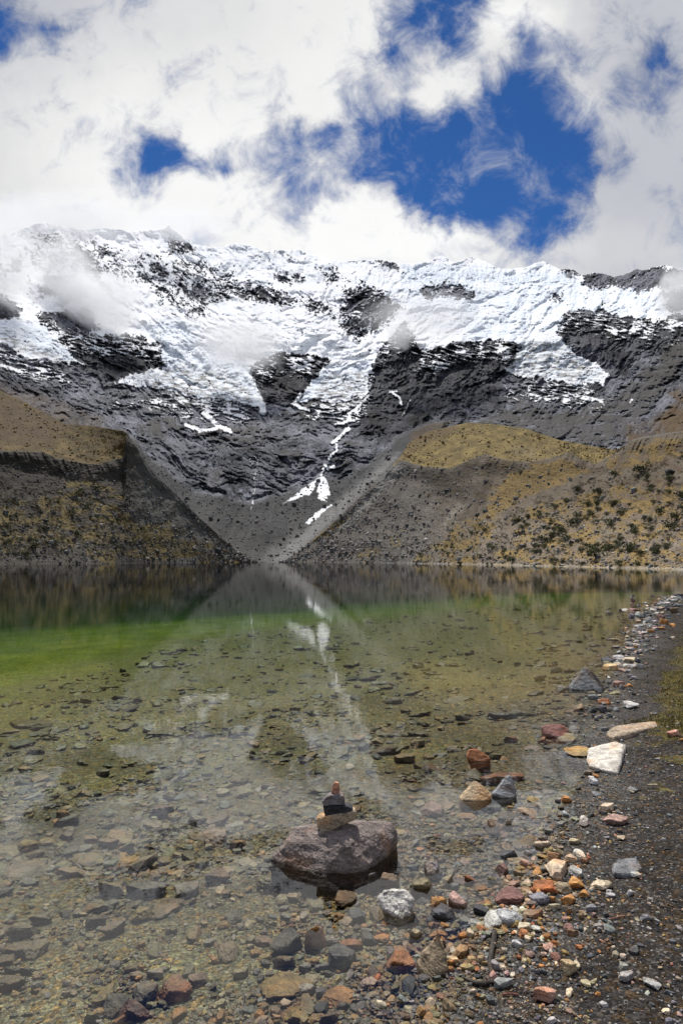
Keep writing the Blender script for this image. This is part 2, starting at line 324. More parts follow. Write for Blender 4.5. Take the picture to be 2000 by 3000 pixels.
for P, val in (([(1070,1240),(1083,1130),(1102,1060),(1134,1003),(1185,939),(1220,1010),(1380,1000),(1504,1003),(1525,1030),(1480,1100),(1440,1170),(1330,1200),(1220,1250),(1160,1290),(1060,1290),(1040,1260)],.9),([(734,1079),(765,1050),(829,1030),(944,1038),(972,1066),(880,1160),(848,1185),(778,1185)],1.0),
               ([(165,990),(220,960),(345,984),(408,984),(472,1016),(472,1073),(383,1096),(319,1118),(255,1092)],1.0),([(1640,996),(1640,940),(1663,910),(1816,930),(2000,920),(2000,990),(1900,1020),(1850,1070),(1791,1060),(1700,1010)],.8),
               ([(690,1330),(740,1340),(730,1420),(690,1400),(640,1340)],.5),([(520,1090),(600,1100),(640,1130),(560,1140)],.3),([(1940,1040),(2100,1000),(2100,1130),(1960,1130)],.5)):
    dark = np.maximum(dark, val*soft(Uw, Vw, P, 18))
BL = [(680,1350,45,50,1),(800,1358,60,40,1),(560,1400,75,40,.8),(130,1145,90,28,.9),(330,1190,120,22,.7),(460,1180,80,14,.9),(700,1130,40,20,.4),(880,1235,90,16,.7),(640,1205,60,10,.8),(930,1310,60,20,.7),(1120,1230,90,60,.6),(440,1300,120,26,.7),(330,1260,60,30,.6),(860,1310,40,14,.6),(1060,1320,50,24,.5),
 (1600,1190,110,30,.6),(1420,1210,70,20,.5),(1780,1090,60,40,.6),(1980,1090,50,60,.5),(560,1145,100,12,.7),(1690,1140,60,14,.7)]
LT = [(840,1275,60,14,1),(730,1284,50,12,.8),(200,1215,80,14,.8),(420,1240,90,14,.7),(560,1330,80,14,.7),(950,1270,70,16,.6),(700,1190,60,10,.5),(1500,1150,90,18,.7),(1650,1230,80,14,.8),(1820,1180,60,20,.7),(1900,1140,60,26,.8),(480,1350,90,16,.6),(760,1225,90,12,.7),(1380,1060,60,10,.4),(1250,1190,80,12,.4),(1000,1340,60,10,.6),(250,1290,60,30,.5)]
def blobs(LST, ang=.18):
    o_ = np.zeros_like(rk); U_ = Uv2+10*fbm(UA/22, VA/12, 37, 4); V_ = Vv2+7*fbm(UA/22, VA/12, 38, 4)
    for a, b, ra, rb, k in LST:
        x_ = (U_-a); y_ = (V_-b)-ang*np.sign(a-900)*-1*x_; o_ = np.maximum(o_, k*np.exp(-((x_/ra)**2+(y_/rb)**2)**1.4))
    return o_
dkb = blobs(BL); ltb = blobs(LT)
scr2 = sstep(.10, .36, fbm(Uq/150, Vq/52, 39, 5, .62))*sstep(1130, 1200, VA)*(1-np.clip(dkb*1.3, 0, 1))*(1-soft(UA, VA, [(1060,1290),(1083,1130),(1150,990),(1500,1000),(1480,1110),(1430,1190),(1250,1270)], 20))
screes = np.maximum(screes, .85*scr2*(rk > .5))
# relief: ledges, gullies, flutes, crevasses
flute_zone = soft(UA, VA, [(480,680),(700,700),(1000,760),(1500,760),(1700,790),(1700,830),(1400,830),(1180,900),(1000,830),(800,830),(640,800),(480,760)], 25)
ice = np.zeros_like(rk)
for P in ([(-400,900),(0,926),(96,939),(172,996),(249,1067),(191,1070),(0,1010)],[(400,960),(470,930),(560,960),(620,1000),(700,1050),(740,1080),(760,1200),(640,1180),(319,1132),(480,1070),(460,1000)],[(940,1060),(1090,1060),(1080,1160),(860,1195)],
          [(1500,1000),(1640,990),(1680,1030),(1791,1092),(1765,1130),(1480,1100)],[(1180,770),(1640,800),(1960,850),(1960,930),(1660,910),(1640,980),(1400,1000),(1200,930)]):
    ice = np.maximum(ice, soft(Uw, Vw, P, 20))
rA = (1.0*ridged(du/150, dv/70, 101, 4, .55) + .8*fbm(UA/300, VA/160, 102, 3))
rB = ridged(du/46+.6*fbm(UA/90, VA/90, 120, 2), dv/15, 103, 5, .62)
rC = ridged(UA/30, VA/80, 104, 4, .6)              # downslope gullies
fl = ridged(UA/11+1.0*fbm(UA/60, VA/60, 121, 2), VA/140, 105, 3, .5)
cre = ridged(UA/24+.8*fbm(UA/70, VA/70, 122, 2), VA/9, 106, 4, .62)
talg = ridged((UA-900)/np.maximum(30, (VA-1150))*9, VA/400, 107, 4, .6)
nt_ = 1-tal
pert = 62*rA*nt_ + (26*rB*(1-.6*dark) + (13+26*dark)*rC + 38*ridged(du/95+.5*fbm(UA/100, VA/100, 170, 3), dv/34, 171, 5, .6))*np.maximum(rockm, .22)*nt_*(1-screes) + 13*fl*flute_zone*(1-rockm) + 11*cre*ice*(1-rockm) + (3.5*fbm(UA/11, VA/9, 133, 3, .6) + 9*ridged(UA/70+.6*fbm(UA/90, VA/90, 136, 2), VA/34, 134, 4, .5))*(1-rockm)*nt_*(1-.8*smooth_sn) - 16*dkb + 10*ltb
pert += tal*(5.5*talg + 2.2*fbm(UA/6, VA/5, 130, 3, .7)) + 4*fbm(UA/9, VA/7, 131, 3, .7)*nt_*(.15+rockm) - 85*soft(UA, VA, [(1083,1130),(1102,1060),(1185,945),(1380,1005),(1504,1010),(1478,1100),(1300,1230),(1060,1260)], 40)
pert -= 30*soft(UA, VA, [(740,1080),(770,1055),(940,1042),(960,1070),(850,1180),(780,1175)], 20) + 35*soft(UA, VA, [(1650,996),(1663,915),(1816,935),(2000,930),(2000,1100),(1800,1080)], 30)
DA = DA + pert*sidef*np.clip(DA/2000, .3, 1.2)
gC = ray(UA, VA); hyp = gC[1]
PA = np.stack([gC[0]/gC[1]*DA, DA, H + gC[2]/gC[1]*DA], -1)
# albedo
strat = .5+.5*ridged(du/75, dv/11, 141, 6, .72)*(.6+.6*sstep(-.4, .4, fbm(UA/110, VA/70, 144, 3)))*(1-.55*dark) + .30*dark*rC
fine = .55*fbm(UA/5, VA/3.5, 142, 4, .75) + .55*fbm(du/26, dv/8, 145, 5, .7)
nz = fbm(UA/80, VA/50, 143, 4)
rock_c = lerp(col(.010,.011,.015), col(.150,.156,.182), np.clip(.27+1.0*(strat-.5)+1.0*fine+.6*nz+1.0*(medr-.6), 0, 1)**1.6)
rock_c = lerp(rock_c, col(.036,.033,.034), np.clip(nz*.8+.05, 0, .4))
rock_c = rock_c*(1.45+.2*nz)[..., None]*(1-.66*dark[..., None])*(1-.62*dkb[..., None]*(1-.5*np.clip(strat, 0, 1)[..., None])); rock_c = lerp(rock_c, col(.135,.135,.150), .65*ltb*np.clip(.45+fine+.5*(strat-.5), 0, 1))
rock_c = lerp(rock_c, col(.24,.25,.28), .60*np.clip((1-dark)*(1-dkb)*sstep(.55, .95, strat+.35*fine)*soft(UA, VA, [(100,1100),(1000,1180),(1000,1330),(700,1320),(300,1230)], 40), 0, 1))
scree_c = lerp(col(.044,.042,.040), col(.080,.075,.070), np.clip(.5+fine*.7, 0, 1))
tal_c = lerp(col(.018,.018,.0185), col(.066,.0655,.065), np.clip(.45+.6*fbm(UA/5, VA/4, 150, 3, .8)+.45*talg+.5*fbm(UA/90, VA/50, 151, 4), 0, 1))
lightg = np.maximum(soft(Uw, Vw, [(1172,1325),(1160,1352),(1060,1450),(960,1545),(880,1612),(830,1650),(780,1650),(850,1590),(950,1500),(1040,1415),(1120,1335)], 12), .5*soft(Uw, Vw, [(800,1600),(870,1560),(960,1560),(860,1650),(760,1650)], 20))
tal_c = lerp(tal_c, col(.19,.187,.18), .85*lightg*np.clip(.75+.5*talg, 0, 1))
tal_c = lerp(tal_c, col(.048,.047,.050), .55*soft(Uw, Vw, [(1040,1400),(1180,1270),(1230,1260),(1110,1370),(980,1480),(960,1480)], 10))
rock_c = lerp(rock_c, scree_c, screes); rock_c = lerp(rock_c, tal_c, tal)
brown = np.maximum(soft(Uw, Vw, [(1830,1310),(1840,1250),(1900,1230),(1950,1200),(2000,1160),(2100,1100),(3500,900),(3500,1700),(1830,1400)], 12), .9*soft(Uw, Vw, [(1960,1150),(2000,1130),(2040,1100),(2040,1180),(1985,1180)], 10))
brown = np.maximum(brown, .7*soft(Uw, Vw, [(1200,1300),(1260,1262),(1330,1240),(1330,1230),(1240,1245),(1195,1280)], 6))
brown = np.maximum(brown, .6*soft(Uw, Vw, [(-1500,1000),(-100,1090),(60,1130),(300,1220),(300,1400),(-1500,1400)], 15))
rock_c = lerp(rock_c, lerp(col(.060,.042,.028), col(.120,.080,.042), np.clip(.5+fine, 0, 1)), np.clip(brown, 0, 1)*np.clip(.7+nz, 0, 1))
dirty = ice*np.maximum(0, 1-np.abs(nearice-.0))*0
dirt = np.zeros_like(rk)
for P in ([(400,1100),(520,1075),(650,1090),(735,1130),(745,1195),(600,1185),(400,1140)],[(0,960),(60,990),(200,1060),(190,1070),(0,1010)],[(1490,1010),(1600,990),(1680,1040),(1780,1100),(1700,1125),(1480,1095)],[(960,1090),(1085,1090),(1075,1180),(900,1190)]):
    dirt = np.maximum(dirt, soft(Uw, Vw, P, 18))
snow_c = lerp(col(.95,.955,.96), col(.64,.72,.82), np.clip(.08+.6*ice*(.25+cre)+.5*(ridged(UA/70+.6*fbm(UA/90, VA/90, 136, 2), VA/34, 134, 4, .5)-.45)+.25*fl*flute_zone, 0, 1))  # blue-grey shading of crevasses, hollows and flutes painted into the snow colour
snow_c = lerp(snow_c, col(.20,.19,.17), np.clip(dirt*sstep(-.12, .45, .8*fbm(UA/30+VA/40, VA/6, 160, 5, .7)+.12), 0, .9))
snow_c = lerp(snow_c, snow_c*col(.60,.60,.59), snowst*np.clip(.25+.9*fbm(UA/6, VA/5, 163, 4, .8), 0, .8))
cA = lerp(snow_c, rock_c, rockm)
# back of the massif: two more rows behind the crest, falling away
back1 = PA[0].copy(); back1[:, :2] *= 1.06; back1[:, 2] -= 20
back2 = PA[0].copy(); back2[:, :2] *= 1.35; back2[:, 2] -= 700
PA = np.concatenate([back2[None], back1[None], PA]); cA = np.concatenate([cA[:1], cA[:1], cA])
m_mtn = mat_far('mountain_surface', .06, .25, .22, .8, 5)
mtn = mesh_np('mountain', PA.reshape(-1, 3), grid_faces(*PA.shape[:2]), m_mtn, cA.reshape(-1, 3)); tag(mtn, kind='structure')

# ================================================================== MORAINES
def moraine(name, sel, TOP, CREST, DS, DC, DT, paint, seed, face_amp):
    U1 = Ufull[(Ufull >= sel[0]) & (Ufull <= sel[1])]
    ds, dc, dt = pl(U1, DS), pl(U1, DC), pl(U1, DT)
    jit = 2.3*fbm(U1/16, U1*0, seed, 5, .65)
    vt0 = pl(U1, TOP); vc0 = np.maximum(pl(U1, CREST), vt0+1.2); vt = vt0 + .5*jit; vc = np.maximum(pl(U1, CREST) + 1.5*jit, vt+.8)
    up = (-ds*sP - H*cP); fw = ds*cP - H*sP; vsh = 1500 - F*up/fw
    vc0 = np.minimum(vc0, vsh-.8); vc = np.minimum(vc, vsh-.8); vt = np.minimum(vt, vc-.4)
    rows = []
    n1, n2 = 230, 90
    t1 = np.linspace(0, 1, n1)[:, None]; t2 = np.linspace(0, 1, n2)[1:, None]
    V = np.concatenate([vsh + (vc-vsh)*t1, vc + (vt-vc)*t2])
    T = np.concatenate([np.broadcast_to(t1, (n1, len(U1))), 1+np.broadcast_to(t2, (n2-1, len(U1)))])
    pr = 1.0
    q1 = np.clip((vsh-V)/np.maximum(vsh-vc0, .8), 0, 1); q2 = np.clip((vc0-V)/np.maximum(vc0-vt0, 1.0), 0, 1.05)
    D = np.where(V > vc0, ds+(dc-ds)*q1, dc+(dt-dc)*q2)
    U2 = np.broadcast_to(U1[None], V.shape)
    face = np.clip(T*6, 0, 1)*(1-sstep(1.0, 1.12, T))
    hgt = np.clip((vsh-vc)/150, .1, 1)[None]
    slant = seed % 2*2-1
    gul = ridged(U2/26+slant*V/55, V/260, seed+1, 4, .6)
    rough = fbm(U2/9, V/6, seed+2, 4, .7); big = fbm(U2/90, V/60, seed+3, 3)
    D2 = D + face_amp*hgt*face*(1.1*gul + .8*rough + 2.2*big)*D/300 + (T > 1)*np.clip((T-1)*8, 0, 1)*D/400*(5*big+1.3*rough+1.5*gul)
    c, relief = paint(U2, V, T, gul, rough, big)
    D2 = D2 - relief*hgt
    g = ray(U2, V)
    P = np.stack([g[0]/g[1]*D2, D2, H + g[2]/g[1]*D2], -1)
    lo = P[0].copy(); lo[:, :2] *= .97; lo[:, 2] = -3.0
    bk = P[-1].copy(); bk[:, :2] *= 1.03; bk[:, 2] -= 6; bk2 = P[-1].copy(); bk2[:, :2] *= 1.12; bk2[:, 2] = -3
    P = np.concatenate([lo[None], P, bk[None], bk2[None]]); c = np.concatenate([c[:1], c, c[-1:], c[-1:]])
    o = mesh_np(name, P.reshape(-1, 3), grid_faces(*P.shape[:2])[:, ::-1], mat_far(name+'_surface', .35, 1.3, .33, .7, .6), c.reshape(-1, 3)); tag(o, kind='structure')
    return dict(U=U1, V=V, P=P[1:-2])
def grass_c(u, v, s, lo=(.115,.078,.030), hi=(.235,.165,.060)):
    return lerp(col(*lo), col(*hi), np.clip(.5+.8*fbm(u/40, v/14, s, 5, .65)+.45*fbm(u/6, v/2.5, s+9, 3, .8), 0, 1))
def paint_left(u, v, T, gul, rough, big):
    uw, vw = warp_uv(u, v, 12, 4, 200)
    f2 = fbm(u/4, v/3, 210, 3, .8)
    gr = grass_c(u, v, 211, (.062,.043,.018), (.170,.120,.044))
    gr = lerp(gr, gr*.66, sstep(.1, .6, ridged(u/70-v/30, v/50+u/150, 230, 4, .6)))
    gr = lerp(gr, col(.075,.048,.026), .65*soft(uw, vw, [(-1500,1000),(60,1160),(200,1260),(130,1300),(-1500,1320)], 30))
    soil = lerp(col(.035,.031,.027), col(.085,.074,.062), np.clip(.5+.6*f2+.4*gul, 0, 1))
    gravel = lerp(col(.072,.069,.065), col(.150,.143,.133), np.clip(.5+.6*f2+.3*gul, 0, 1))
    c = lerp(soil, gravel, soft(uw, vw, [(400,1400),(420,1320),(640,1545),(780,1670),(520,1680),(400,1520)], 40))
    och = fbm(u/55, v/26, 212, 5, .6) + .25*f2
    pat = np.zeros_like(u)
    for P, k in (([(-1500,1500),(0,1470),(120,1450),(250,1420),(330,1450),(420,1530),(440,1640),(300,1640),(150,1600),(0,1640),(-1500,1640)],.55),([(390,1530),(500,1525),(560,1570),(660,1600),(560,1640),(430,1650)],.75),([(600,1625),(700,1630),(745,1645),(745,1655),(560,1655)],.9),
                 ([(170,1400),(310,1390),(400,1500),(260,1500)],.5),([(0,1340),(120,1370),(180,1410),(0,1440)],.35),([(280,1610),(345,1600),(350,1650),(270,1650)],.8)):
        pat = np.maximum(pat, k*soft(uw, vw, P, 25))
    gm = sstep(.42, .66, pat + .5*och)
    c = lerp(c, lerp(col(.070,.055,.025), col(.21,.155,.062), np.clip(.5+.8*f2+.4*och, 0, 1)), gm*.9)
    gm2 = sstep(.25, .5, och)*(1-sstep(.8, .95, T))*.5
    c = lerp(c, col(.075,.060,.032), gm2*(1-gm))
    st = sstep(.38, .58, fbm(u/3.2, v/2.4, 215, 3, .9)+.25*fbm(u/40, v/30, 216, 3))*(.25+.75*sstep(1540, 1600, v))*(T < 1)*(1-gm*.6)
    c = lerp(c, col(.26,.26,.27), st*.75)
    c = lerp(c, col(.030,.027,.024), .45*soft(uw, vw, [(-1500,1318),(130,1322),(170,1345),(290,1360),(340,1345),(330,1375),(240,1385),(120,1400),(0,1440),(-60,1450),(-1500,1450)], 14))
    c = c*np.array([.84,.86,.86])  # slope colour darkened overall to stand for shade lying on it
    edge = sstep(.995, 1.02, T)
    c = lerp(c, gr*.85, edge*(u < 372)); 
    return c, 10*sstep(.8, .98, T)*(T <= 1.0)*(.5+.5*gul)
def paint_right(u, v, T, gul, rough, big):
    uw, vw = warp_uv(u, v, 12, 4, 300)
    f2 = fbm(u/4, v/3, 310, 3, .8)
    gr = grass_c(u, v, 311, (.095,.070,.026), (.24,.178,.062))
    gr = lerp(gr, gr*.72, sstep(.1, .6, ridged(u/60+v/22, v/60-u/160, 330, 4, .6)))
    gr = lerp(gr, col(.10,.068,.034), .75*soft(uw, vw, [(1190,1300),(1250,1262),(1340,1236),(1340,1262),(1250,1300),(1180,1340)], 14))
    gr = lerp(gr, col(.14,.135,.12), .5*soft(uw, vw, [(1490,1310),(1560,1310),(1570,1340),(1500,1340)], 12)*sstep(-.1, .3, f2))
    gravel = lerp(col(.045,.040,.036), col(.125,.113,.100), np.clip(.5+.55*f2+.4*gul, 0, 1))
    c = gravel
    c = lerp(c, col(.23,.22,.205), .75*np.maximum(soft(uw, vw, [(1400,1350),(1425,1340),(1420,1400),(1390,1470),(1330,1510),(1290,1540),(1350,1460)], 10), soft(uw, vw, [(1165,1350),(1190,1375),(1060,1500),(1000,1560),(960,1590),(1060,1470)], 9))*sstep(-.5, .3, gul+f2))
    c = lerp(c, col(.030,.025,.022), .7*soft(uw, vw, [(1230,1370),(1330,1375),(1390,1350),(1480,1350),(1560,1360),(1560,1400),(1440,1420),(1420,1500),(1300,1460),(1230,1400)], 14)*sstep(-.5, .4, big+.3))
    och = fbm(u/50, v/24, 312, 5, .6) + .25*f2
    pat = np.zeros_like(u)
    for P, k in (([(1500,1380),(1560,1365),(1660,1345),(1720,1380),(1640,1420),(1560,1450),(1500,1480),(1420,1510),(1450,1440)],.85),([(1300,1560),(1420,1490),(1480,1510),(1440,1580),(1320,1660),(1180,1660)],.6),
                 ([(1000,1640),(1130,1560),(1200,1540),(1180,1600),(1040,1660)],.5),([(905,1580),(1010,1515),(1035,1510),(985,1555),(930,1585)],.98),([(1650,1560),(1720,1540),(1740,1570),(1670,1610)],.8),([(1380,1620),(1600,1600),(2000,1600),(2600,1600),(2600,1680),(1300,1680)],.55),
                 ([(1500,1500),(1700,1440),(1860,1420),(2500,1400),(2500,1660),(1500,1660)],.50),([(1760,1350),(1900,1290),(2000,1270),(2000,1330),(1800,1400)],.45),([(1200,1660),(1300,1620),(1420,1630),(1420,1665)],.6)):
        pat = np.maximum(pat, k*soft(uw, vw, P, 16))
    gm = sstep(.40, .68, pat + .5*och + .25*gul*(v < 1500))
    c = lerp(c, lerp(col(.062,.048,.022), col(.205,.155,.065), np.clip(.45+.8*f2+.4*och, 0, 1)), gm*.9)
    c = lerp(c, col(.060,.050,.026), sstep(.1, .4, och)*(1-gm)*.5*(T < 1)*(u > 1250))
    redd = soft(uw, vw, [(1750,1400),(1900,1300),(2600,1260),(2600,1640),(1900,1560)], 60)*sstep(-.1, .3, fbm(u/30, v/22, 317, 4))
    c = lerp(c, col(.070,.045,.030), .6*redd*(1-gm))
    st = sstep(.36, .58, fbm(u/3.2, v/2.4, 315, 3, .9)+.3*fbm(u/40, v/30, 316, 3))*(T < 1)*(.2+.8*sstep(1440, 1560, v))*(1-.7*gm)
    c = lerp(c, col(.28,.28,.29), st*.7)
    beach = (1-sstep(.010, .022, T+.010*fbm(u/14, v*0, 340, 3)))*sstep(1000, 1300, u)
    c = lerp(c, col(.27,.27,.265), beach*np.clip(.35+1.3*f2, 0, .9))
    c = lerp(c, c*col(1.06,.93,.74), .8*sstep(1150, 1450, u)*(T < 1)); c = c*(1.08+.36*sstep(1430, 1560, v)*sstep(1100, 1500, u))[..., None]  # browner; lower right also brightened in colour to stand for stronger sun
    edge = sstep(.995, 1.02, T)*(u > 1150)*(u < 1830)
    c = lerp(c, gr, edge)
    return c, 8*sstep(.8, .98, T)*(T <= 1.0)*(.5+.5*gul)
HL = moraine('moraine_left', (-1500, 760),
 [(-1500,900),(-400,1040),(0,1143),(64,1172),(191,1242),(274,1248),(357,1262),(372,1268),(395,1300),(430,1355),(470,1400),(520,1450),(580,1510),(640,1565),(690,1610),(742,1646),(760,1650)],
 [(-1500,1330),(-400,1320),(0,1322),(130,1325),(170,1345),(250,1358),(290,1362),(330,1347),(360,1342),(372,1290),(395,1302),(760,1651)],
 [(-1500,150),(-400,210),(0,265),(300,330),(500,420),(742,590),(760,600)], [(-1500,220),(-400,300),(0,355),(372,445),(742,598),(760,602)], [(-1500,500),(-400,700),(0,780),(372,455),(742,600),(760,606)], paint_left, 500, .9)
HR = moraine('moraine_right', (820, 3500),
 [(820,1650),(835,1646),(880,1612),(930,1570),(1000,1508),(1060,1450),(1120,1395),(1160,1352),(1172,1338),(1198,1296),(1255,1264),(1370,1238),(1450,1243),(1542,1257),(1638,1289),(1740,1308),(1810,1319),(1830,1305),(1850,1288),(1880,1280),(1930,1272),(2000,1262),(2400,1180),(3500,1100)],
 [(820,1651),(1165,1354),(1172,1347),(1240,1368),(1320,1373),(1380,1345),(1420,1332),(1480,1348),(1550,1355),(1620,1340),(1670,1325),(1700,1345),(1740,1360),(1810,1323),(1830,1307),(1850,1290),(2000,1264),(2400,1182),(3500,1102)],
 [(820,600),(1000,470),(1200,350),(1400,250),(1600,185),(1800,145),(2000,115),(2400,80),(3500,60)], [(820,602),(1000,540),(1172,500),(1400,370),(1700,290),(2000,225),(2400,170),(3500,130)], [(820,606),(1165,520),(1200,580),(1300,620),(1400,640),(1600,600),(1740,480),(1810,330),(1850,285),(2000,235),(2400,180),(3500,140)], paint_right, 601, 1.0)
def hill_point(Hh, u, v):
    i = int(np.argmin(np.abs(Hh['U']-u))); j = int(np.argmin(np.abs(Hh['V'][:, i]-v)))
    return Vector(Hh['P'][j, i])

# ================================================================== LAKE BED AND SHORE
SH = [(2000,1745),(1955,1757),(1915,1775),(1890,1800),(1880,1830),(1868,1862),(1848,1895),(1820,1925),(1795,1965),(1780,2020),(1765,2080),(1745,2120),(1715,2165),(1718,2210),(1722,2260),(1690,2310),(1650,2350),(1632,2420),(1612,2490),(1580,2560),(1535,2640),(1455,2720),(1395,2790),(1350,2870),(1300,2940),(1240,3000)]
SHW = [at_plane(u, v) for u, v in SH]
SHW = [(260,170),(120,105),(60,66),(34,44),(22,35.5)] + SHW + [(.05,1.7),(-.5,.9),(-1.5,.1),(-4,-2),(-14,-6),(-60,-12),(-300,-20)]
LAND = SHW + [(-300,-700),(800,-700),(800,170)]
DROP = [(-2500,2080),(-600,2050),(0,2005),(120,1985),(250,1962),(370,1930),(470,1902),(600,1862),(700,1836),(850,1812),(1000,1800),(1150,1786),(1300,1772),(1500,1757),(1750,1735),(1900,1718)]
DRW = [at_plane(u, v) for u, v in DROP] 
DEEP = DRW + [(60,60),(260,160),(260,900),(-900,900),(-900,20)]
def height(x, y, bumps=True):
    x = np.asarray(x, float); y = np.asarray(y, float)
    d = pdist(x, y, SHW); land = inpoly(x, y, LAND)
    sw_ = np.where(land, 0, d); sl = np.where(land, d, 0)
    dep = .38*(1-np.exp(-sw_/2.6))
    dd = np.where(inpoly(x, y, DEEP), pdist(x, y, DRW), 0)*(~land)
    dep = dep + .050*np.minimum(dd, 9) + 1.10*np.log((np.maximum(dd, 9)+12)/21)
    up = .085*sl*(1-sstep(2, 8, sl)) + sstep(2, 8, sl)*(.17+.05*(sl-2))
    z = np.where(land, up, -dep)
    if bumps:
        k = np.clip(np.hypot(x, y)/4, .5, 3)
        z = z + .016*fbm(x/.55, y/.55, 701, 4, .55)*np.minimum(k, 1.6) + .03*fbm(x/2.4, y/2.4, 702, 3)*np.clip(d*1.2, .15, 1)
        z = z + .16*fbm(x/9, y/9, 703, 3)*np.clip((dd-3)*.1+sl*.03, 0, 1)
    return z
az = np.radians(np.concatenate([np.linspace(-180, -33, 90)[:-1], np.linspace(-33, 33, 760), np.linspace(33, 180, 90)[1:]]))
rr = np.concatenate([np.geomspace(.25, 1.7, 20)[:-1], np.geomspace(1.7, 40, 560), np.geomspace(40, 900, 60)[1:]])
AZ, RR = np.meshgrid(az, rr); GX, GY = RR*np.sin(AZ), RR*np.cos(AZ)
GZ = height(GX, GY)
gd = pdist(GX, GY, SHW); gland = inpoly(GX, GY, LAND); sdist = np.where(gland, gd, -gd)
GU, GV = pix(GX, np.maximum(GY, .3), GZ)
fn = fbm(GX/.012, GY/.012, 720, 3, .8); fm = fbm(GX/.12, GY/.12, 721, 4, .65); fl_ = fbm(GX/1.1, GY/1.1, 722, 4)
soil = lerp(col(.015,.0135,.0127), col(.042,.037,.034), np.clip(.5+.7*fm+.3*fn, 0, 1))
gravel = lerp(col(.034,.033,.031), col(.085,.082,.076), np.clip(.5+.7*fm+.4*fl_, 0, 1))
bed = lerp(col(.090,.076,.047), col(.225,.190,.112), np.clip(.5+.6*fm+.5*fl_, 0, 1))
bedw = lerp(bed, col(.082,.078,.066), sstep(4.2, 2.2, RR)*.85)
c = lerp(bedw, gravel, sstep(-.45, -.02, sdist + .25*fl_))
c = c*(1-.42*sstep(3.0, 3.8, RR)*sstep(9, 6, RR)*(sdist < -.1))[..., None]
c = lerp(c, soil, sstep(.10, .42, sdist + .25*fl_))
mossn = fbm(GX/.5, GY/.5, 725, 4, .6)
moss = sstep(.0, .5, sstep(.25, .75, sdist*np.clip(8/RR, .3, 1.3))*sstep(5.0, 7.2, RR+1.2*mossn)*1.2 + .7*mossn - .38)*(sdist > .15)
c = lerp(c, lerp(col(.070,.058,.022), col(.150,.130,.032), np.clip(.5+fm+.5*mossn, 0, 1))*.62, moss*.95)
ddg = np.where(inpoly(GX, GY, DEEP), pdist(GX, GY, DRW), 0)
water_glow = sstep(-.4, 3.5, ddg + 1.2*fbm(GX/3, GY/1.2, 733, 4))
c = lerp(c, lerp(col(.17,.185,.034), col(.31,.30,.055), np.clip(.5+fl_, 0, 1)), water_glow*(~gland))  # green glow of the deeper water, painted into the bed colour
c = lerp(c, col(.035,.040,.036), .93*sstep(7, 17, ddg + 2.0*fl_)*(~gland)); c = lerp(c, col(.21,.19,.125), .6*sstep(7, 14, RR)*(1-water_glow)*(sdist < -.6))  # far bed darkened in colour to stand for the dark of deep water

def mat_ground():
    m, t, b = mat_base('lakebed_gravel', .8); b.inputs['Specular IOR Level'].default_value = .10; g = N(t, 'ShaderNodeNewGeometry'); P_ = g.outputs['Position']
    a = N(t, 'ShaderNodeAttribute', attribute_name='tint')
    v1 = N(t, 'ShaderNodeTexVoronoi', inp={'Scale': 95.0}); t.links.new(P_, v1.inputs['Vector'])
    v2 = N(t, 'ShaderNodeTexVoronoi', inp={'Scale': 34.0}); t.links.new(P_, v2.inputs['Vector'])
    hs = N(t, 'ShaderNodeSeparateColor'); t.links.new(v1.outputs['Color'], hs.inputs[0])
    hs2 = N(t, 'ShaderNodeSeparateColor'); t.links.new(v2.outputs['Color'], hs2.inputs[0])
    gv = M(t, 'MULTIPLY_ADD', M(t, 'POWER', hs.outputs[0], 2.2), 1.5, .5)
    gv = M(t, 'MULTIPLY', gv, M(t, 'MULTIPLY_ADD', M(t, 'POWER', hs2.outputs[0], 2.0), .9, .70))
    vs = N(t, 'ShaderNodeVectorMath', operation='SCALE'); t.links.new(a.outputs['Color'], vs.inputs[0]); t.links.new(gv, vs.inputs['Scale'])
    speck = M(t, 'GREATER_THAN', hs.outputs[1], .955)
    warm = MIX(t, SM(t, hs2.outputs[1], .6, .75), vs.outputs[0], MIX(t, 1.0, vs.outputs[0], (1.35, 1.0, .60), 'MULTIPLY'))
    fin_ = MIX(t, M(t, 'MULTIPLY', speck, .40), warm, (.30, .29, .27))
    t.links.new(fin_, b.inputs['Base Color'])
    hgt = M(t, 'ADD', M(t, 'MULTIPLY', v1.outputs['Distance'], -.35), M(t, 'MULTIPLY', v2.outputs['Distance'], -1.0))
    bp = N(t, 'ShaderNodeBump', inp={'Strength': .9, 'Distance': .012}); t.links.new(hgt, bp.inputs['Height']); t.links.new(bp.outputs[0], b.inputs['Normal'])
    sp = N(t, 'ShaderNodeSeparateXYZ'); t.links.new(P_, sp.inputs[0])
    t.links.new(SM(t, sp.outputs[2], .01, .06, .34, .85), b.inputs['Roughness'])
    return m
m_ground = mat_ground()
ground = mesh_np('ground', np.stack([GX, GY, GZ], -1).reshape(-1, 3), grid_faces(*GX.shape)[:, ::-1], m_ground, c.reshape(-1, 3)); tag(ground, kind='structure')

def hit(u, v):
    """point of the near ground seen at a place of the photograph"""
    a, y, q = ray(u, v); z = 0.0
    for _ in range(25):
        t = (z-H)/q; z = .5*z + .5*float(height(a*t, y*t))
    t = (z-H)/q
    return Vector((a*t, y*t, z))

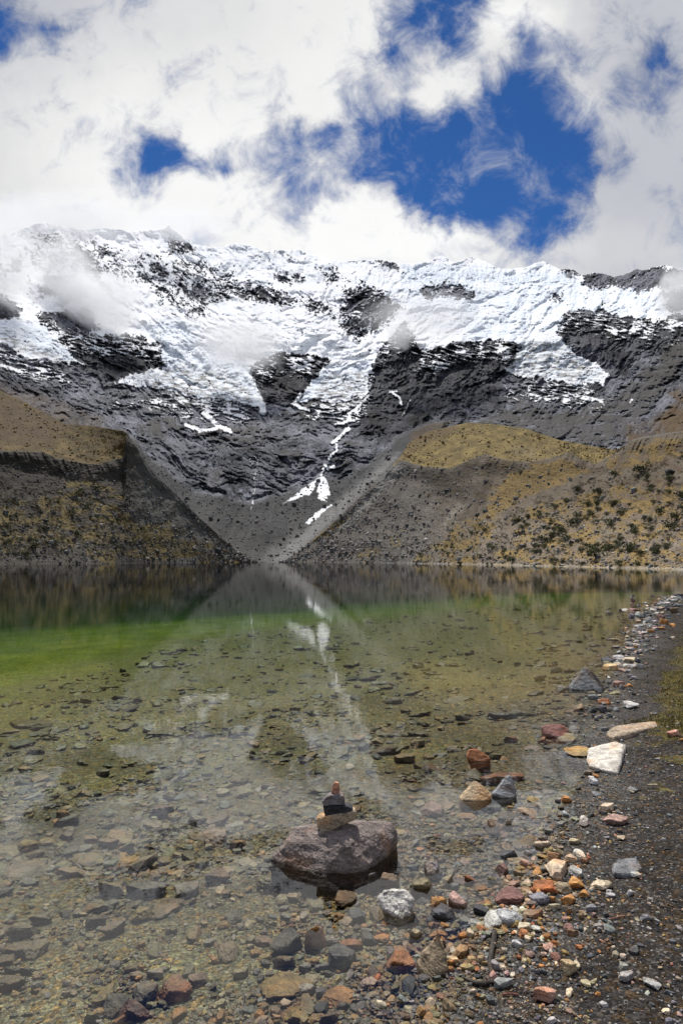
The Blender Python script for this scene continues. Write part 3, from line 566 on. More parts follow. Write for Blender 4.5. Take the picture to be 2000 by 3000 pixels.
# ================================================================== WATER
mw = bpy.data.materials.new('clear_lake_water'); mw.use_nodes = True; t = mw.node_tree; t.nodes.clear()
g = N(t, 'ShaderNodeNewGeometry')
w1 = N(t, 'ShaderNodeTexNoise', inp={'Scale': 3.2, 'Detail': 4.0, 'Roughness': .5, 'Distortion': .4}); t.links.new(g.outputs['Position'], w1.inputs['Vector'])
w2 = N(t, 'ShaderNodeTexNoise', inp={'Scale': 17.0, 'Detail': 2.0, 'Roughness': .5}); t.links.new(g.outputs['Position'], w2.inputs['Vector'])
w3 = N(t, 'ShaderNodeTexNoise', inp={'Scale': .12, 'Detail': 3.0}); t.links.new(g.outputs['Position'], w3.inputs['Vector'])
hh = M(t, 'MULTIPLY', M(t, 'ADD', w1.outputs[0], M(t, 'MULTIPLY', w2.outputs[0], .22)), SM(t, w3.outputs[0], .35, .65, .35, 1.0))
bp = N(t, 'ShaderNodeBump', inp={'Strength': 1.0, 'Distance': .0017}); t.links.new(hh, bp.inputs['Height'])
fr = N(t, 'ShaderNodeFresnel', inp={'IOR': 1.47}); t.links.new(bp.outputs[0], fr.inputs['Normal'])
tr = N(t, 'ShaderNodeBsdfTransparent'); gl = N(t, 'ShaderNodeBsdfGlossy', inp={'Roughness': .02}); t.links.new(bp.outputs[0], gl.inputs['Normal'])
ms = N(t, 'ShaderNodeMixShader'); t.links.new(fr.outputs[0], ms.inputs[0]); t.links.new(tr.outputs[0], ms.inputs[1]); t.links.new(gl.outputs[0], ms.inputs[2])
va = N(t, 'ShaderNodeVolumeAbsorption', inp={'Color': (.42, .80, .18, 1), 'Density': .22})
mo = N(t, 'ShaderNodeOutputMaterial'); t.links.new(ms.outputs[0], mo.inputs[0]); t.links.new(va.outputs[0], mo.inputs[1])
bm = bmesh.new(); bmesh.ops.create_cube(bm, size=1)
for v_ in bm.verts: v_.co = Vector((v_.co.x*1500, 345+v_.co.y*730, -6+v_.co.z*12))
me = bpy.data.meshes.new('water'); bm.to_mesh(me); bm.free(); me.materials.append(mw)
wat = bpy.data.objects.new('water', me); COL.objects.link(wat); tag(wat, kind='structure')

# ================================================================== STONES
def perlin3(p, seed):
    return (pn(p[:,0]+p[:,2]*.7, p[:,1]-p[:,2]*.4, seed) + pn(p[:,1]+5.2, p[:,2]+p[:,0]*.5, seed+1) + pn(p[:,2]-2.1, p[:,0]+p[:,1]*.6, seed+2))/3
_ico = {}
def ico(sub):
    if sub not in _ico:
        bm = bmesh.new(); bmesh.ops.create_icosphere(bm, subdivisions=sub, radius=1)
        bm.verts.ensure_lookup_table()
        _ico[sub] = (np.array([v.co[:] for v in bm.verts]), np.array([[x.index for x in f.verts] for f in bm.faces])); bm.free()
    return _ico[sub]
def facet(sub, K, rg, soft_=.06, rough=.03, elong=1.0):
    """angular broken stone: unit directions cut back to random planes, edges slightly worn"""
    n, f = ico(sub)
    p = rg.normal(size=(K, 3)); p /= np.linalg.norm(p, axis=1)[:, None]
    p[0] = (0, 0, 1) + rg.normal(size=3)*.16; p[1] = (0, 0, -1); p[:2] /= np.linalg.norm(p[:2], axis=1)[:, None]
    d = rg.uniform(.66, 1.0, K); d[0] = .62; d[1] = .6
    q = np.clip(n @ p.T, 1e-3, None); r = d/q
    r = np.where(n @ p.T > .02, r, 9.0)
    mn = r.min(1, keepdims=True)
    if soft_ > 0: rad = mn[:, 0] - soft_*np.log(np.exp(-(r-mn)/soft_).sum(1))*.6
    else: rad = mn[:, 0]
    rad = np.clip(rad, .3, 1.5)
    v = n*rad[:, None]
    if rough > 0:
        v = v*(1 + rough*perlin3(v*3.1+rg.uniform(0, 50), int(rg.integers(999)))[:, None]*2.2 + rough*.9*perlin3(v*8.7, int(rg.integers(999)))[:, None]*2)
    mx = np.abs(v).max(0); return v/mx, f
def mat_stone(name, attr):
    m, t, b = mat_base(name, .75)
    g = N(t, 'ShaderNodeNewGeometry'); tc = N(t, 'ShaderNodeTexCoord')
    if attr: cs = N(t, 'ShaderNodeAttribute', attribute_name='tint').outputs['Color']; P_ = g.outputs['Position']; sc = 1.0
    else: oi = N(t, 'ShaderNodeObjectInfo'); cs = oi.outputs['Color']; P_ = g.outputs['Position']
    rot = N(t, 'ShaderNodeMapping'); rot.inputs['Rotation'].default_value = (.5, .35, .6); rot.inputs['Scale'].default_value = (1, 1, 3.2); t.links.new(P_, rot.inputs[0])
    x1 = N(t, 'ShaderNodeTexNoise', inp={'Scale': 16.0, 'Detail': 7.0, 'Roughness': .65, 'Distortion': .6}); t.links.new(rot.outputs[0], x1.inputs['Vector'])
    x2 = N(t, 'ShaderNodeTexNoise', inp={'Scale': 110.0, 'Detail': 4.0, 'Roughness': .7}); t.links.new(P_, x2.inputs['Vector'])
    x3 = N(t, 'ShaderNodeTexNoise', inp={'Scale': 5.0, 'Detail': 3.0}); t.links.new(P_, x3.inputs['Vector'])
    f = M(t, 'MULTIPLY', SM(t, x1.outputs[0], .30, .70, .50, 1.45), SM(t, x2.outputs[0], .30, .70, .62, 1.36))
    vs = N(t, 'ShaderNodeVectorMath', operation='SCALE'); t.links.new(cs, vs.inputs[0]); t.links.new(f, vs.inputs['Scale'])
    rust = MIX(t, M(t, 'MULTIPLY', SM(t, x3.outputs[0], .52, .68), .45), vs.outputs[0], MIX(t, 1.0, vs.outputs[0], (1.5, .92, .48), 'MULTIPLY'))
    vein = MIX(t, M(t, 'MULTIPLY', SM(t, x1.outputs[0], .70, .76), .25), rust, (.55, .53, .50))
    sp = N(t, 'ShaderNodeSeparateXYZ'); t.links.new(g.outputs['Position'], sp.inputs[0])
    zz = M(t, 'MULTIPLY_ADD', M(t, 'SUBTRACT', x3.outputs[0], .5), .03, sp.outputs[2])
    wet = SM(t, zz, .006, .022, 1.0, 0.0)
    cc = MIX(t, wet, vein, MIX(t, 1.0, vein, (.62, .60, .56), 'MULTIPLY'))
    t.links.new(cc, b.inputs['Base Color']); t.links.new(M(t, 'MULTIPLY_ADD', wet, -.42, .80), b.inputs['Roughness'])
    bp = N(t, 'ShaderNodeBump', inp={'Strength': 1.0, 'Distance': .011}); t.links.new(M(t, 'ADD', x1.outputs[0], M(t, 'MULTIPLY', x2.outputs[0], .35)), bp.inputs['Height']); t.links.new(bp.outputs[0], b.inputs['Normal'])
    return m
m_stone = mat_stone('stone_surface', False); m_peb = mat_stone('pebble_surface', True)
PAL = dict(grey=(.20,.20,.205), dark=(.085,.088,.095), black=(.045,.047,.055), ochre=(.36,.25,.10), tan=(.40,.33,.22), rust=(.36,.15,.065), pink=(.42,.27,.22), maroon=(.20,.11,.095), white=(.52,.50,.46),
           pale=(.38,.375,.36), olive=(.22,.19,.11), brown=(.21,.145,.09), orange=(.46,.23,.08), cream=(.56,.46,.33))
WORD = dict(grey='grey', dark='dark grey', black='black', ochre='ochre yellow', tan='tan', rust='rust red', pink='pink', maroon='maroon', white='white', pale='pale grey', olive='olive', brown='brown', orange='orange', cream='cream')
def set_color(o, key, jit=.10, dull=0):
    c = [x*(1-dull)+y*dull for x, y in zip(PAL[key], (.205,.17,.095))]; k = 1+random.uniform(-jit, jit)
    o.color = (*[min(.9, x*k*(1+random.uniform(-jit, jit)*.35)) for x in c], 1)
placed = []
def stone_obj(name, verts, faces, loc, key, smooth=False):
    o = mesh_np(name, verts, faces, m_stone, smooth=smooth); o.location = loc; set_color(o, key); return o
def put_stone(u, v, wpx, hpx, key, label, cat='stone', group=None, hr=None, rot=None, tilt=0, K=None, sub=4, name='stone', seed=None, sink=.22, emerge=None):
    """u, v: middle of the stone in the photo; wpx, hpx its size there"""
    sd_ = seed if seed is not None else int(u*7+v*13); rg = np.random.default_rng(sd_)
    P = hit(u, v + hpx*.15); dist = math.sqrt(P.x**2+P.y**2+(H-P.z)**2); sc = dist/F
    th = math.atan2(H-P.z, P.y); wd = wpx*sc
    if hr is None: hr = .42
    hz = hr*wd; dy = (hpx*sc - hz*math.cos(th)*.75)/math.sin(th); dy = min(max(dy, .45*wd), 1.5*wd)
    V, Fc = facet(sub, K or int(rg.integers(8, 14)), rg, .025, .05)
    V = V*np.array([wd/2, dy/2, hz/2])
    rz = rot if rot is not None else rg.uniform(-.35, .35)
    Mx = np.array((Matrix.Rotation(tilt, 3, 'Y') @ Matrix.Rotation(rz, 3, 'Z')))
    V = V @ Mx.T
    zmin = V[:, 2].min(); top = -zmin
    o = stone_obj(name, V, Fc, (P.x, P.y, P.z + top*(1-sink)), key)
    if P.z < -.04: set_color(o, key, .10, .42 if u < 850 else .12)
    tag(o, label, cat, group); placed.append((P.x, P.y, max(wd, dy)*.5))
    return o

# ---------------- the cairn in the foreground
bp_ = lambda u, v, z: np.array([*at_plane(u, v, z), z])
def hull_stone(name, pts, key, cuts=4, noise=.010, seed=1, ns=6.0):
    bm = bmesh.new()
    for p in pts: bm.verts.new(p)
    r_ = bmesh.ops.convex_hull(bm, input=bm.verts)
    bmesh.ops.delete(bm, geom=[g_ for g_ in r_['geom_interior'] if isinstance(g_, bmesh.types.BMVert)], context='VERTS')
    pa = np.array(pts); ext = (pa.max(0)-pa.min(0)); bmesh.ops.bevel(bm, geom=bm.edges[:], offset=float(min(.006, .035*np.median(ext))), segments=1, affect='EDGES')
    bmesh.ops.triangulate(bm, faces=bm.faces[:])
    for _ in range(cuts):
        lng = [e for e in bm.edges if e.calc_length() > min(.012, .05*float(np.median(ext)))]
        if not lng: break
        bmesh.ops.subdivide_edges(bm, edges=lng, cuts=1); bmesh.ops.triangulate(bm, faces=bm.faces[:])
    co = np.array([v.co[:] for v in bm.verts]); bm.normal_update(); no = np.array([v.normal[:] for v in bm.verts])
    st = co @ np.array([[.25], [.35], [.9]])
    dsp = noise*(1.3*perlin3(co*ns, seed) + .8*perlin3(co*ns*3, seed+5) + .35*perlin3(co*ns*9, seed+8)) + noise*.8*np.round(2.5*pn(st[:,0]*ns*2.2, co[:,0]*ns*1.1, seed+9))/2.5
    co = co + no*dsp[:, None]
    fc = np.array([[x.index for x in f.verts] for f in bm.faces]); bm.free()
    cen = np.array([co[:,0].mean(), co[:,1].mean(), co[:,2].min()])
    return stone_obj(name, co-cen, fc, tuple(cen), key)
fr_ = [bp_(790,2520,0), bp_(842,2536,0), bp_(950,2560,0), bp_(1066,2556,0)]
pts = []
for p in fr_: pts += [p, p+np.array([0,-.005,-.16])]
E1 = bp_(1162,2470,0)
T = [bp_(868,2428,.135), bp_(900,2422,.148), bp_(1056,2406,.160), bp_(1142,2410,.135), bp_(1164,2434,.105), bp_(1062,2500,.07), bp_(842,2470,.09), bp_(1010,2470,.13)]
pts += [E1, E1+np.array([0,0,-.16])] + T + [p+np.array([-.02,.16,-.05]) for p in T[:5]] + [p+np.array([0,.24,-.28]) for p in T[:5]]
boulder = hull_stone('boulder', pts, 'maroon', 5, .0065, 3, 13.0); boulder.color = (.205,.168,.152,1)
tag(boulder, 'large purplish brown slanted boulder in the shallows carrying the stone cairn', 'boulder')
topc = bp_(975, 2425, .15)
yc = topc[1] + .015
def at_depth(u, v, y):
    a, q, s = ray(u, v); t_ = y/q; return np.array([a*t_, y, H + s*t_])
def stack_stone(name, prof, key, thick, label, seed, noise=.0022, yo=0.0):
    """prof: outline in the photo, given its own thickness around the cairn's axis"""
    y0 = yc+yo; P = [at_depth(u, v, y0) for u, v in prof]; cx = np.mean(P, 0); pp = []
    for p in P:
        pp += [p*[1,1,1] + [0,-thick*.32,0], cx + (p-cx)*[.93,1,.90] + [0,-thick*.5,0.0], cx + (p-cx)*[.9,1,.85] + [.004,thick*.5,0.002]]
    o = hull_stone(name, pp, key, 4, noise, seed, 16.0); tag(o, label, 'stone', 'stones stacked into the cairn'); return o
G_ = .0
stack_stone('stacked_stone', [(925,2396),(930,2388),(952,2386),(1040,2367),(1046,2378),(1042,2392),(1000,2412),(962,2432),(938,2430),(928,2412)], 'tan', .085, 'light tan tilted stone resting on the boulder, lowest of the cairn', 5, .004)
stack_stone('stacked_stone', [(946,2358),(958,2353),(1022,2356),(1034,2362),(1032,2368),(990,2386),(952,2386),(949,2374)], 'black', .075, 'black wedge shaped slate stone, second from the bottom of the cairn', 6)
stack_stone('stacked_stone', [(942,2345),(954,2330),(968,2322),(1006,2325),(1010,2340),(1008,2353),(948,2356)], 'grey', .065, 'mid grey blocky stone near the top of the cairn under the upright chip', 7)
stack_stone('stacked_stone', [(969,2324),(974,2298),(980,2289),(990,2292),(992,2297),(995,2322)], 'pink', .024, 'small upright brick coloured stone chip on top of the cairn', 8, .0006)

# ---------------- stones one can point to: (u, v, width, height, colour[, options])
S = [
 
 (1760,2021,42,18,'black',dict(em=12)),(1813,2008,40,16,'pink'),(1844,2009,18,9,'orange'),(1773,2052,48,26,'rust',dict(em=22)),(1755,2039,14,9,'white'),
 (1592,2161,30,16,'rust',dict(em=7)),
 (1695,2198,84,36,'ochre',dict(hr=.12,lab='ochre submerged slab touching the large white flat slab')),
 (1470,2284,125,22,'rust',dict(hr=.18,rot=.05,lab='long rust red slab just behind the pointed grey stone')),
 (1453,2102,32,14,'white'),(1500,2173,48,18,'rust'),(1853,2315,26,16,'grey'),(1970,2153,42,22,'pink'),(1911,2307,32,14,'tan'),(1845,2068,38,27,'white'),(1786,1928,38,26,'dark',dict(em=20,K=6)),
 (1815,1930,30,16,'pale'),(1840,1936,36,20,'cream'),(1806,1947,26,16,'white'),(1850,1953,22,14,'pale'),(1822,1965,22,14,'pink'),(1860,1935,22,14,'tan'),(1833,1950,20,14,'white'),(1840,1896,46,11,'pink',dict(em=8)),(1806,1892,26,13,'grey',dict(em=9)),(1813,1870,38,16,'tan',dict(em=10)),(1868,1877,20,12,'white',dict(em=9)),
 (1945,1827,26,23,'orange',dict(hr=.8)),(1936,1810,20,16,'maroon',dict(hr=.7)),(1905,1834,22,15,'grey'),(1920,1830,22,17,'dark'),(1892,1832,16,12,'pale'),(1938,1843,20,9,'orange'),(1916,1843,18,9,'pink'),(1902,1850,18,10,'orange'),(1831,1852,22,9,'black',dict(em=6)),(1838,1838,15,8,'pink',dict(em=5)),(1876,1858,18,8,'pink'),(1884,1856,18,10,'white'),(1966,1832,18,12,'orange'),
 (1860,1830,16,9,'grey',dict(em=6)),(1876,1834,18,11,'pale'),(1912,1790,22,10,'pale'),(1935,1785,24,10,'cream'),(1955,1788,26,9,'dark'),(1985,1775,30,12,'grey'),(1975,1793,34,8,'brown'),(1900,1805,18,9,'dark'),(1925,1798,16,8,'white'),(1950,1770,22,8,'white'),(1930,1772,16,7,'grey'),(1972,1762,18,7,'pale'),
 (1836,1784,28,9,'white',dict(em=8,lab='white flat slab at the foot of the small far cairn')),(1866,1783,34,12,'pink',dict(em=10,lab='pink flat slab under the small far cairn')),(1819,1785,12,7,'black',dict(em=6)),(1789,1791,24,5,'grey',dict(em=4)),(1899,1785,20,7,'pale',dict(em=5)),
 (1590,2472,58,34,'cream',dict(em=26)),(1493,2497,58,40,'dark',dict(em=26)),(1552,2497,36,20,'pale',dict(em=14)),(1544,2528,46,28,'pink',dict(em=20)),(1478,2543,54,44,'maroon',dict(em=26)),(1623,2510,48,44,'brown',dict(em=34)),(1588,2508,30,26,'ochre'),(1682,2467,32,20,'tan'),(1697,2500,28,30,'white'),
 (1629,2554,78,52,'cream',dict(lab='broad cream flat topped stone, largest of the stone pile at the waterline',hr=.35)),(1575,2554,28,34,'orange'),(1692,2556,48,32,'pale'),(1674,2518,36,20,'tan'),(1687,2589,46,44,'orange'),(1759,2597,54,34,'cream'),(1509,2588,46,23,'pink',dict(em=14)),(1593,2600,64,44,'rust'),(1580,2630,54,38,'grey'),
 (1501,2628,96,62,'maroon',dict(hr=.3,lab='wide wet brownish maroon stone below the stone pile')),(1652,2610,52,30,'tan'),(1710,2621,32,20,'orange'),(1669,2640,46,30,'orange'),(1623,2660,36,20,'tan'),(1731,2662,30,22,'grey'),(1565,2679,52,36,'brown'),(1491,2691,68,44,'pale'),(1442,2696,56,58,'white'),(1414,2671,46,36,'dark'),(1391,2709,36,32,'pale'),
 (1509,2666,24,28,'white'),(1534,2719,46,30,'cream'),(1572,2722,26,20,'white'),(1345,2635,58,56,'pink',dict(em=36)),(1289,2640,56,42,'orange',dict(em=22)),(1315,2574,46,36,'tan',dict(em=16)),(1381,2571,44,28,'rust',dict(em=14)),(1358,2589,48,30,'maroon'),(1404,2607,46,34,'brown'),(1246,2582,98,54,'olive',dict(em=26,hr=.3)),(1269,2536,56,48,'pale',dict(em=34,hr=.7)),
 (1450,2408,66,46,'brown',dict(em=16,hr=.25)),(1490,2406,28,22,'cream',dict(em=15)),(1271,2378,66,54,'pink'),(1802,2409,66,28,'pink',dict(lab='low pale pink stone on the black gravel at the right')),(1776,2370,46,26,'cream'),(1863,2566,28,16,'pale'),(1820,2457,24,16,'cream'),
 (1787,2626,26,14,'pale'),(1845,2620,28,14,'pale'),(1891,2694,32,12,'grey'),(1746,2718,30,16,'pale'),(1674,2737,38,20,'brown'),(1662,2719,26,28,'maroon'),(1511,2768,34,22,'pale'),(1626,2803,34,28,'maroon'),(1669,2842,42,38,'tan',dict(hr=.7)),(1830,2867,46,24,'pale'),(1914,2885,36,36,'pale'),(1825,2803,26,15,'pale'),(1855,2786,28,22,'dark'),
 (1473,2885,50,32,'pale'),(1603,2926,66,30,'pink',dict(tilt=.1)),(1718,2880,24,28,'tan'),(1618,2990,28,18,'white'),(1952,2966,24,18,'cream'),(1766,2944,22,16,'pale'),
 (1335,2808,48,40,'cream',dict(em=18)),(1282,2742,48,26,'orange'),(1218,2733,52,42,'tan',dict(em=18)),(1335,2719,42,36,'olive'),(1300,2690,90,66,'dark'),(1396,2837,16,38,'rust'),
 (1100,2676,60,58,'brown'),(872,2620,58,50,'tan'),(824,2640,40,32,'tan'),(684,2688,44,44,'dark'),(641,2615,38,28,'cream'),(727,2709,28,38,'cream'),(806,2590,98,56,'olive'),(640,2572,66,50,'maroon'),(924,2717,64,24,'orange',dict(em=12,lab='orange topped slab poking through the water in front of the cairn')),
 (843,2765,96,80,'dark',dict(hr=.4)),(775,2755,50,40,'pink'),(676,2786,62,60,'brown'),(993,2801,78,76,'dark',dict(hr=.55,lab='rounded blue grey stone with pale veins below the cairn')),(972,2758,36,30,'grey'),(1025,2770,64,44,'rust'),(1044,2684,56,42,'dark'),(1074,2750,46,48,'dark'),(1133,2714,48,32,'orange'),(1123,2750,50,36,'orange'),(1169,2826,88,64,'rust',dict(rot=-.5)),(1176,2786,42,34,'orange'),
 (1085,2883,48,38,'pale'),(850,2890,150,62,'ochre',dict(hr=.15,rot=.2,lab='long ochre slab under the water below the cairn')),(896,2908,50,36,'pale'),(983,2918,96,58,'orange',dict(hr=.2)),(898,2949,50,54,'olive'),(942,2954,40,62,'black'),(824,2826,70,28,'brown'),(947,2837,56,24,'grey'),(710,2855,46,30,'tan'),(753,2790,34,28,'orange'),(1205,2893,46,48,'black'),(868,2985,64,36,'ochre'),(967,2990,54,24,'brown'),
 (975,2600,64,50,'olive'),(930,2655,50,40,'olive'),(1010,2640,60,60,'brown'),(1090,2560,50,26,'grey',dict(em=10)),(1140,2570,60,36,'brown',dict(em=10)),(1240,2640,40,24,'grey'),(1190,2700,60,40,'dark'),
 (305,2917,46,92,'ochre',dict(hr=.6,rot=-.5,lab='upright yellow stone leaning in the water at the lower left')),(344,2950,72,56,'dark'),(416,2909,74,64,'grey'),(508,2909,88,66,'rust',dict(lab='blocky rust brown stone under water near the bottom edge')),(518,2975,46,46,'orange'),(398,2975,94,50,'maroon'),(577,2876,52,40,'maroon'),(483,2654,82,78,'brown',dict(hr=.3)),(546,2616,68,54,'grey'),(413,2687,68,42,'ochre'),(332,2654,52,42,'grey'),
 (291,2702,64,38,'dark'),(278,2667,56,32,'brown'),(332,2730,70,36,'brown',dict(rot=.5)),(322,2616,88,40,'olive'),(434,2618,120,46,'dark',dict(hr=.25)),(449,2577,46,26,'maroon'),(212,2496,50,36,'dark'),(197,2450,40,30,'dark'),(92,2478,56,42,'ochre'),(110,2511,56,28,'brown'),(112,2539,66,30,'olive'),(263,2463,42,28,'tan'),(321,2475,56,32,'brown'),(189,2389,42,24,'orange'),(194,2414,62,24,'dark'),
 (449,2419,52,34,'ochre'),(480,2384,72,42,'maroon'),(505,2338,56,26,'ochre'),(656,2325,42,26,'pale'),(707,2328,42,28,'tan'),(773,2330,26,28,'cream'),(525,2424,46,32,'olive'),(577,2409,56,30,'olive'),(630,2460,72,64,'pink'),(561,2516,56,34,'olive'),(587,2532,46,30,'olive'),(689,2424,46,38,'pale'),(699,2480,56,30,'orange'),(566,2741,44,54,'ochre'),(128,2700,68,26,'olive'),(191,2682,34,20,'dark'),
 (51,2787,60,42,'brown'),(99,2787,58,48,'brown'),(25,2812,44,38,'dark'),(31,2889,68,42,'brown'),(31,2850,50,24,'dark'),(87,2850,46,20,'dark'),(66,2741,78,34,'olive'),(265,2746,24,20,'tan'),(454,2782,42,34,'olive'),(339,2830,36,32,'grey'),(378,2843,50,38,'brown'),(459,2858,46,32,'pale'),(87,2588,44,24,'grey'),(326,2537,44,28,'grey'),(13,2618,50,28,'dark'),(357,2437,34,22,'dark'),
 (368,2125,64,30,'tan',dict(hr=.12)),(422,2116,58,20,'tan',dict(hr=.12)),(475,2146,84,28,'brown',dict(hr=.2)),(352,2047,42,20,'black'),(27,2141,64,22,'ochre',dict(hr=.15)),(98,2119,150,32,'brown',dict(hr=.1)),(118,2148,56,20,'grey',dict(hr=.12)),(170,2139,54,24,'olive',dict(hr=.15)),(70,2181,82,28,'grey',dict(hr=.15)),(89,2228,62,28,'olive',dict(hr=.15)),(243,2038,50,12,'brown',dict(hr=.12)),(321,2012,54,12,'olive',dict(hr=.12)),(268,2143,44,22,'brown',dict(hr=.2)),
 (1033,1989,52,18,'dark',dict(hr=.2)),(1113,2000,54,13,'pale',dict(hr=.12)),(1050,2013,28,14,'ochre'),(1044,2045,46,15,'grey',dict(hr=.2)),(1097,2018,50,16,'olive',dict(hr=.2)),(930,2040,42,16,'grey',dict(hr=.2)),(905,1980,62,15,'olive',dict(hr=.15)),(1122,2134,36,18,'ochre'),(1106,2172,38,22,'cream'),(1064,2190,46,28,'dark'),(1220,2179,46,26,'tan'),(1104,2217,28,32,'dark'),
 (1182,2228,60,28,'ochre'),(1254,2221,36,20,'ochre'),(919,2196,36,16,'orange'),(865,2083,40,16,'ochre'),(1028,2248,34,24,'cream'),(747,2221,30,18,'olive'),(901,2263,32,18,'olive'),(1329,2196,36,20,'ochre'),(1294,2136,26,16,'cream')]
def where_phrase(u, v):
    if v < 1870: return 'on the far bend of the right shore'
    if v < 2250:
        if u > 1560: return 'at the middle of the right shore'
        return 'far behind the cairn, ' + ('left half' if u < 800 else 'right half')
    if v < 2450 and u < 800: return 'under water left of the cairn top'
    if v < 2450 and u < 1560: return 'under water right of the cairn top'
    if u > 1420 and v < 2750 and u < 1780: return 'in the stone pile at the waterline'
    if u > 1420: return 'on black gravel at the lower right'
    if u > 1130: return 'between the cairn and the gravel bank'
    if u > 760: return 'under water just below the cairn'
    if u > 450: return 'under water lower left of the cairn'
    return 'under water at far lower left, ' + ('upper part' if v < 2640 else 'lower part')
bucket = {}
for e in S:
    if len(e) < 6 or 'lab' not in e[5]: bucket.setdefault((where_phrase(e[0], e[1]), e[4]), []).append(e)
ORD = ['leftmost', 'second from left', 'third from left', 'fourth from left', 'fifth from left', 'sixth from left', 'seventh from left', 'eighth from left', 'ninth from left', 'tenth from left']
def auto_label(e):
    wp = where_phrase(e[0], e[1]); b = sorted(bucket[(wp, e[4])], key=lambda x: x[0]); cw = WORD[e[4]]
    if len(b) == 1: return f'only {cw} stone {wp}'
    ar = sorted(b, key=lambda x: -x[2]*x[3])
    if e is ar[0] and ar[0][2]*ar[0][3] > 1.3*ar[1][2]*ar[1][3]: return f'largest {cw} stone {wp}'
    if e is ar[-1] and ar[-1][2]*ar[-1][3]*1.3 < ar[-2][2]*ar[-2][3]: return f'smallest {cw} stone {wp}'
    i = b.index(e)
    if i == len(b)-1: return f'rightmost of the {cw} stones {wp}'
    return f'{ORD[min(i, 9)]} of the {cw} stones {wp}'
for e in S:
    op = dict(e[5]) if len(e) > 5 else {}
    lab = op.pop('lab', None) or auto_label(e); em = op.pop('em', None)
    if em:
        u, v, wpx, hpx, key = e[:5]; rg = np.random.default_rng(int(u*7+v*13))
        xb, yb = at_plane(u, v+hpx*.45, 0); sc = math.hypot(yb, H)/F; th = math.atan2(H, yb); wd = wpx*sc
        vis = em*sc/math.cos(th)*.55; dpt = .03 + max(0, -float(height(xb, yb))); dy = min(max((hpx-em*.6)*sc/math.sin(th)*.8, .5*wd), 1.3*wd)
        base = -dpt; hz = vis + dpt
        V, Fc = facet(4, op.get('K') or int(rg.integers(8, 13)), rg, .045, .04)
        taper = 1 - .22*(V[:, 2:]*.5+.5)
        V = np.concatenate([V[:, :2]*taper, V[:, 2:]], 1)*np.array([wd/2, dy/2, hz/2])
        Mx = np.array(Matrix.Rotation(op.get('rot', rg.uniform(-.4, .4)), 3, 'Z')); V = V @ Mx.T
        o = stone_obj('stone', V, Fc, (xb, yb+dy*.45, base+hz/2), key); tag(o, lab, 'stone' if wpx < 85 else 'boulder'); placed.append((xb, yb+dy*.45, wd*.5))
    else:
        put_stone(*e[:5], lab, **op)
def profile_stone(prof, key, thick, label, cat='stone', noise=.006, ns=7.0, colr=None):
    vm = max(v for u, v in prof); vn = min(v for u, v in prof); um = np.mean([u for u, v in prof]); y0 = at_plane(um, vm, 0)[1]; pp = []
    for u, v in prof:
        f = (vm-v)/(vm-vn); p = at_depth(u, v, y0 + thick*.75*f + thick*.15*abs(u-um)/60); pp += [p, p + [0, thick*(.25+.2*(1-f)), -.35*max(0, p[2])]]
        if f < .35: pp += [p + [0, -.004, -.13], p + [0, thick*.6, -.13]]
    o = hull_stone('boulder' if cat == 'boulder' else 'stone', pp, key, 4, noise, int(um), ns)
    if colr: o.color = (*colr, 1)
    tag(o, label, cat); placed.append((o.location.x, o.location.y, (max(u for u, v in prof)-min(u for u, v in prof))*y0/F*.5))
def slab(prof, key, thick, label, tiltz=0.0, colr=None, cat='stone'):
    cu, cv = np.mean(prof, 0); z0 = max(0.004, float(hit(cu, cv).z)); pp = []; cen = np.array([*at_plane(cu, cv, z0), z0])
    for u, v in prof:
        p = np.array([*at_plane(u, v, z0+thick*.6), z0+thick*.6]); p[2] += (p[0]-cen[0])*tiltz + random.uniform(-.12, .12)*thick; c2 = cen + (p-cen)*[.86, .86, 1]; c2[2] = p[2]+thick*.25; pp += [p, c2, p-[0, 0, thick*1.4]]
    o = hull_stone('stone', pp, key, 5, .0045, int(cu), 9.0)
    if colr: o.color = (*colr, 1)
    tag(o, label, cat); placed.append((o.location.x, o.location.y, .12)); return o
slab([(1722,2187),(1765,2180),(1804,2178),(1833,2191),(1827,2207),(1800,2226),(1809,2256),(1773,2251),(1724,2229),(1716,2212)], 'white', .05, 'large white flat slab half out of the water on the right', .10, (.54,.50,.44))
slab([(1773,2146),(1791,2131),(1854,2122),(1920,2118),(1926,2131),(1880,2140),(1827,2150),(1795,2160)], 'tan', .045, 'long flat tan slab lying along the shore by the moss', .02, (.38,.30,.22))
slab([(1792,2536),(1807,2518),(1863,2511),(1881,2546),(1863,2557),(1828,2563),(1794,2556)], 'grey', .018, 'flat dark grey stone set into the black gravel on the right', 0, (.17,.17,.175))
profile_stone([(1672,2019),(1679,1999),(1712,1952),(1722,1953),(1733,1966),(1751,1990),(1771,2017),(1729,2024)], 'grey', .32, 'big grey pyramid shaped boulder at the edge of the water on the right', 'boulder', .010, 5)
profile_stone([(1349,2345),(1384,2285),(1392,2284),(1407,2294),(1440,2330),(1415,2349)], 'cream', .15, 'cream coloured pyramid shaped stone standing out of the water', colr=(.50,.38,.24))
profile_stone([(1443,2324),(1489,2269),(1496,2272),(1501,2285),(1512,2318),(1501,2340),(1470,2336)], 'grey', .14, 'pointed grey stone beside the cream pyramid shaped stone', colr=(.25,.26,.27))
profile_stone([(1224,2827),(1241,2786),(1275,2740),(1282,2741),(1290,2753),(1306,2791),(1312,2835),(1271,2864),(1239,2854)], 'brown', .12, 'tall pointed brown stone with a ridge in the lower middle shallows', colr=(.30,.23,.15), noise=.005, ns=12)
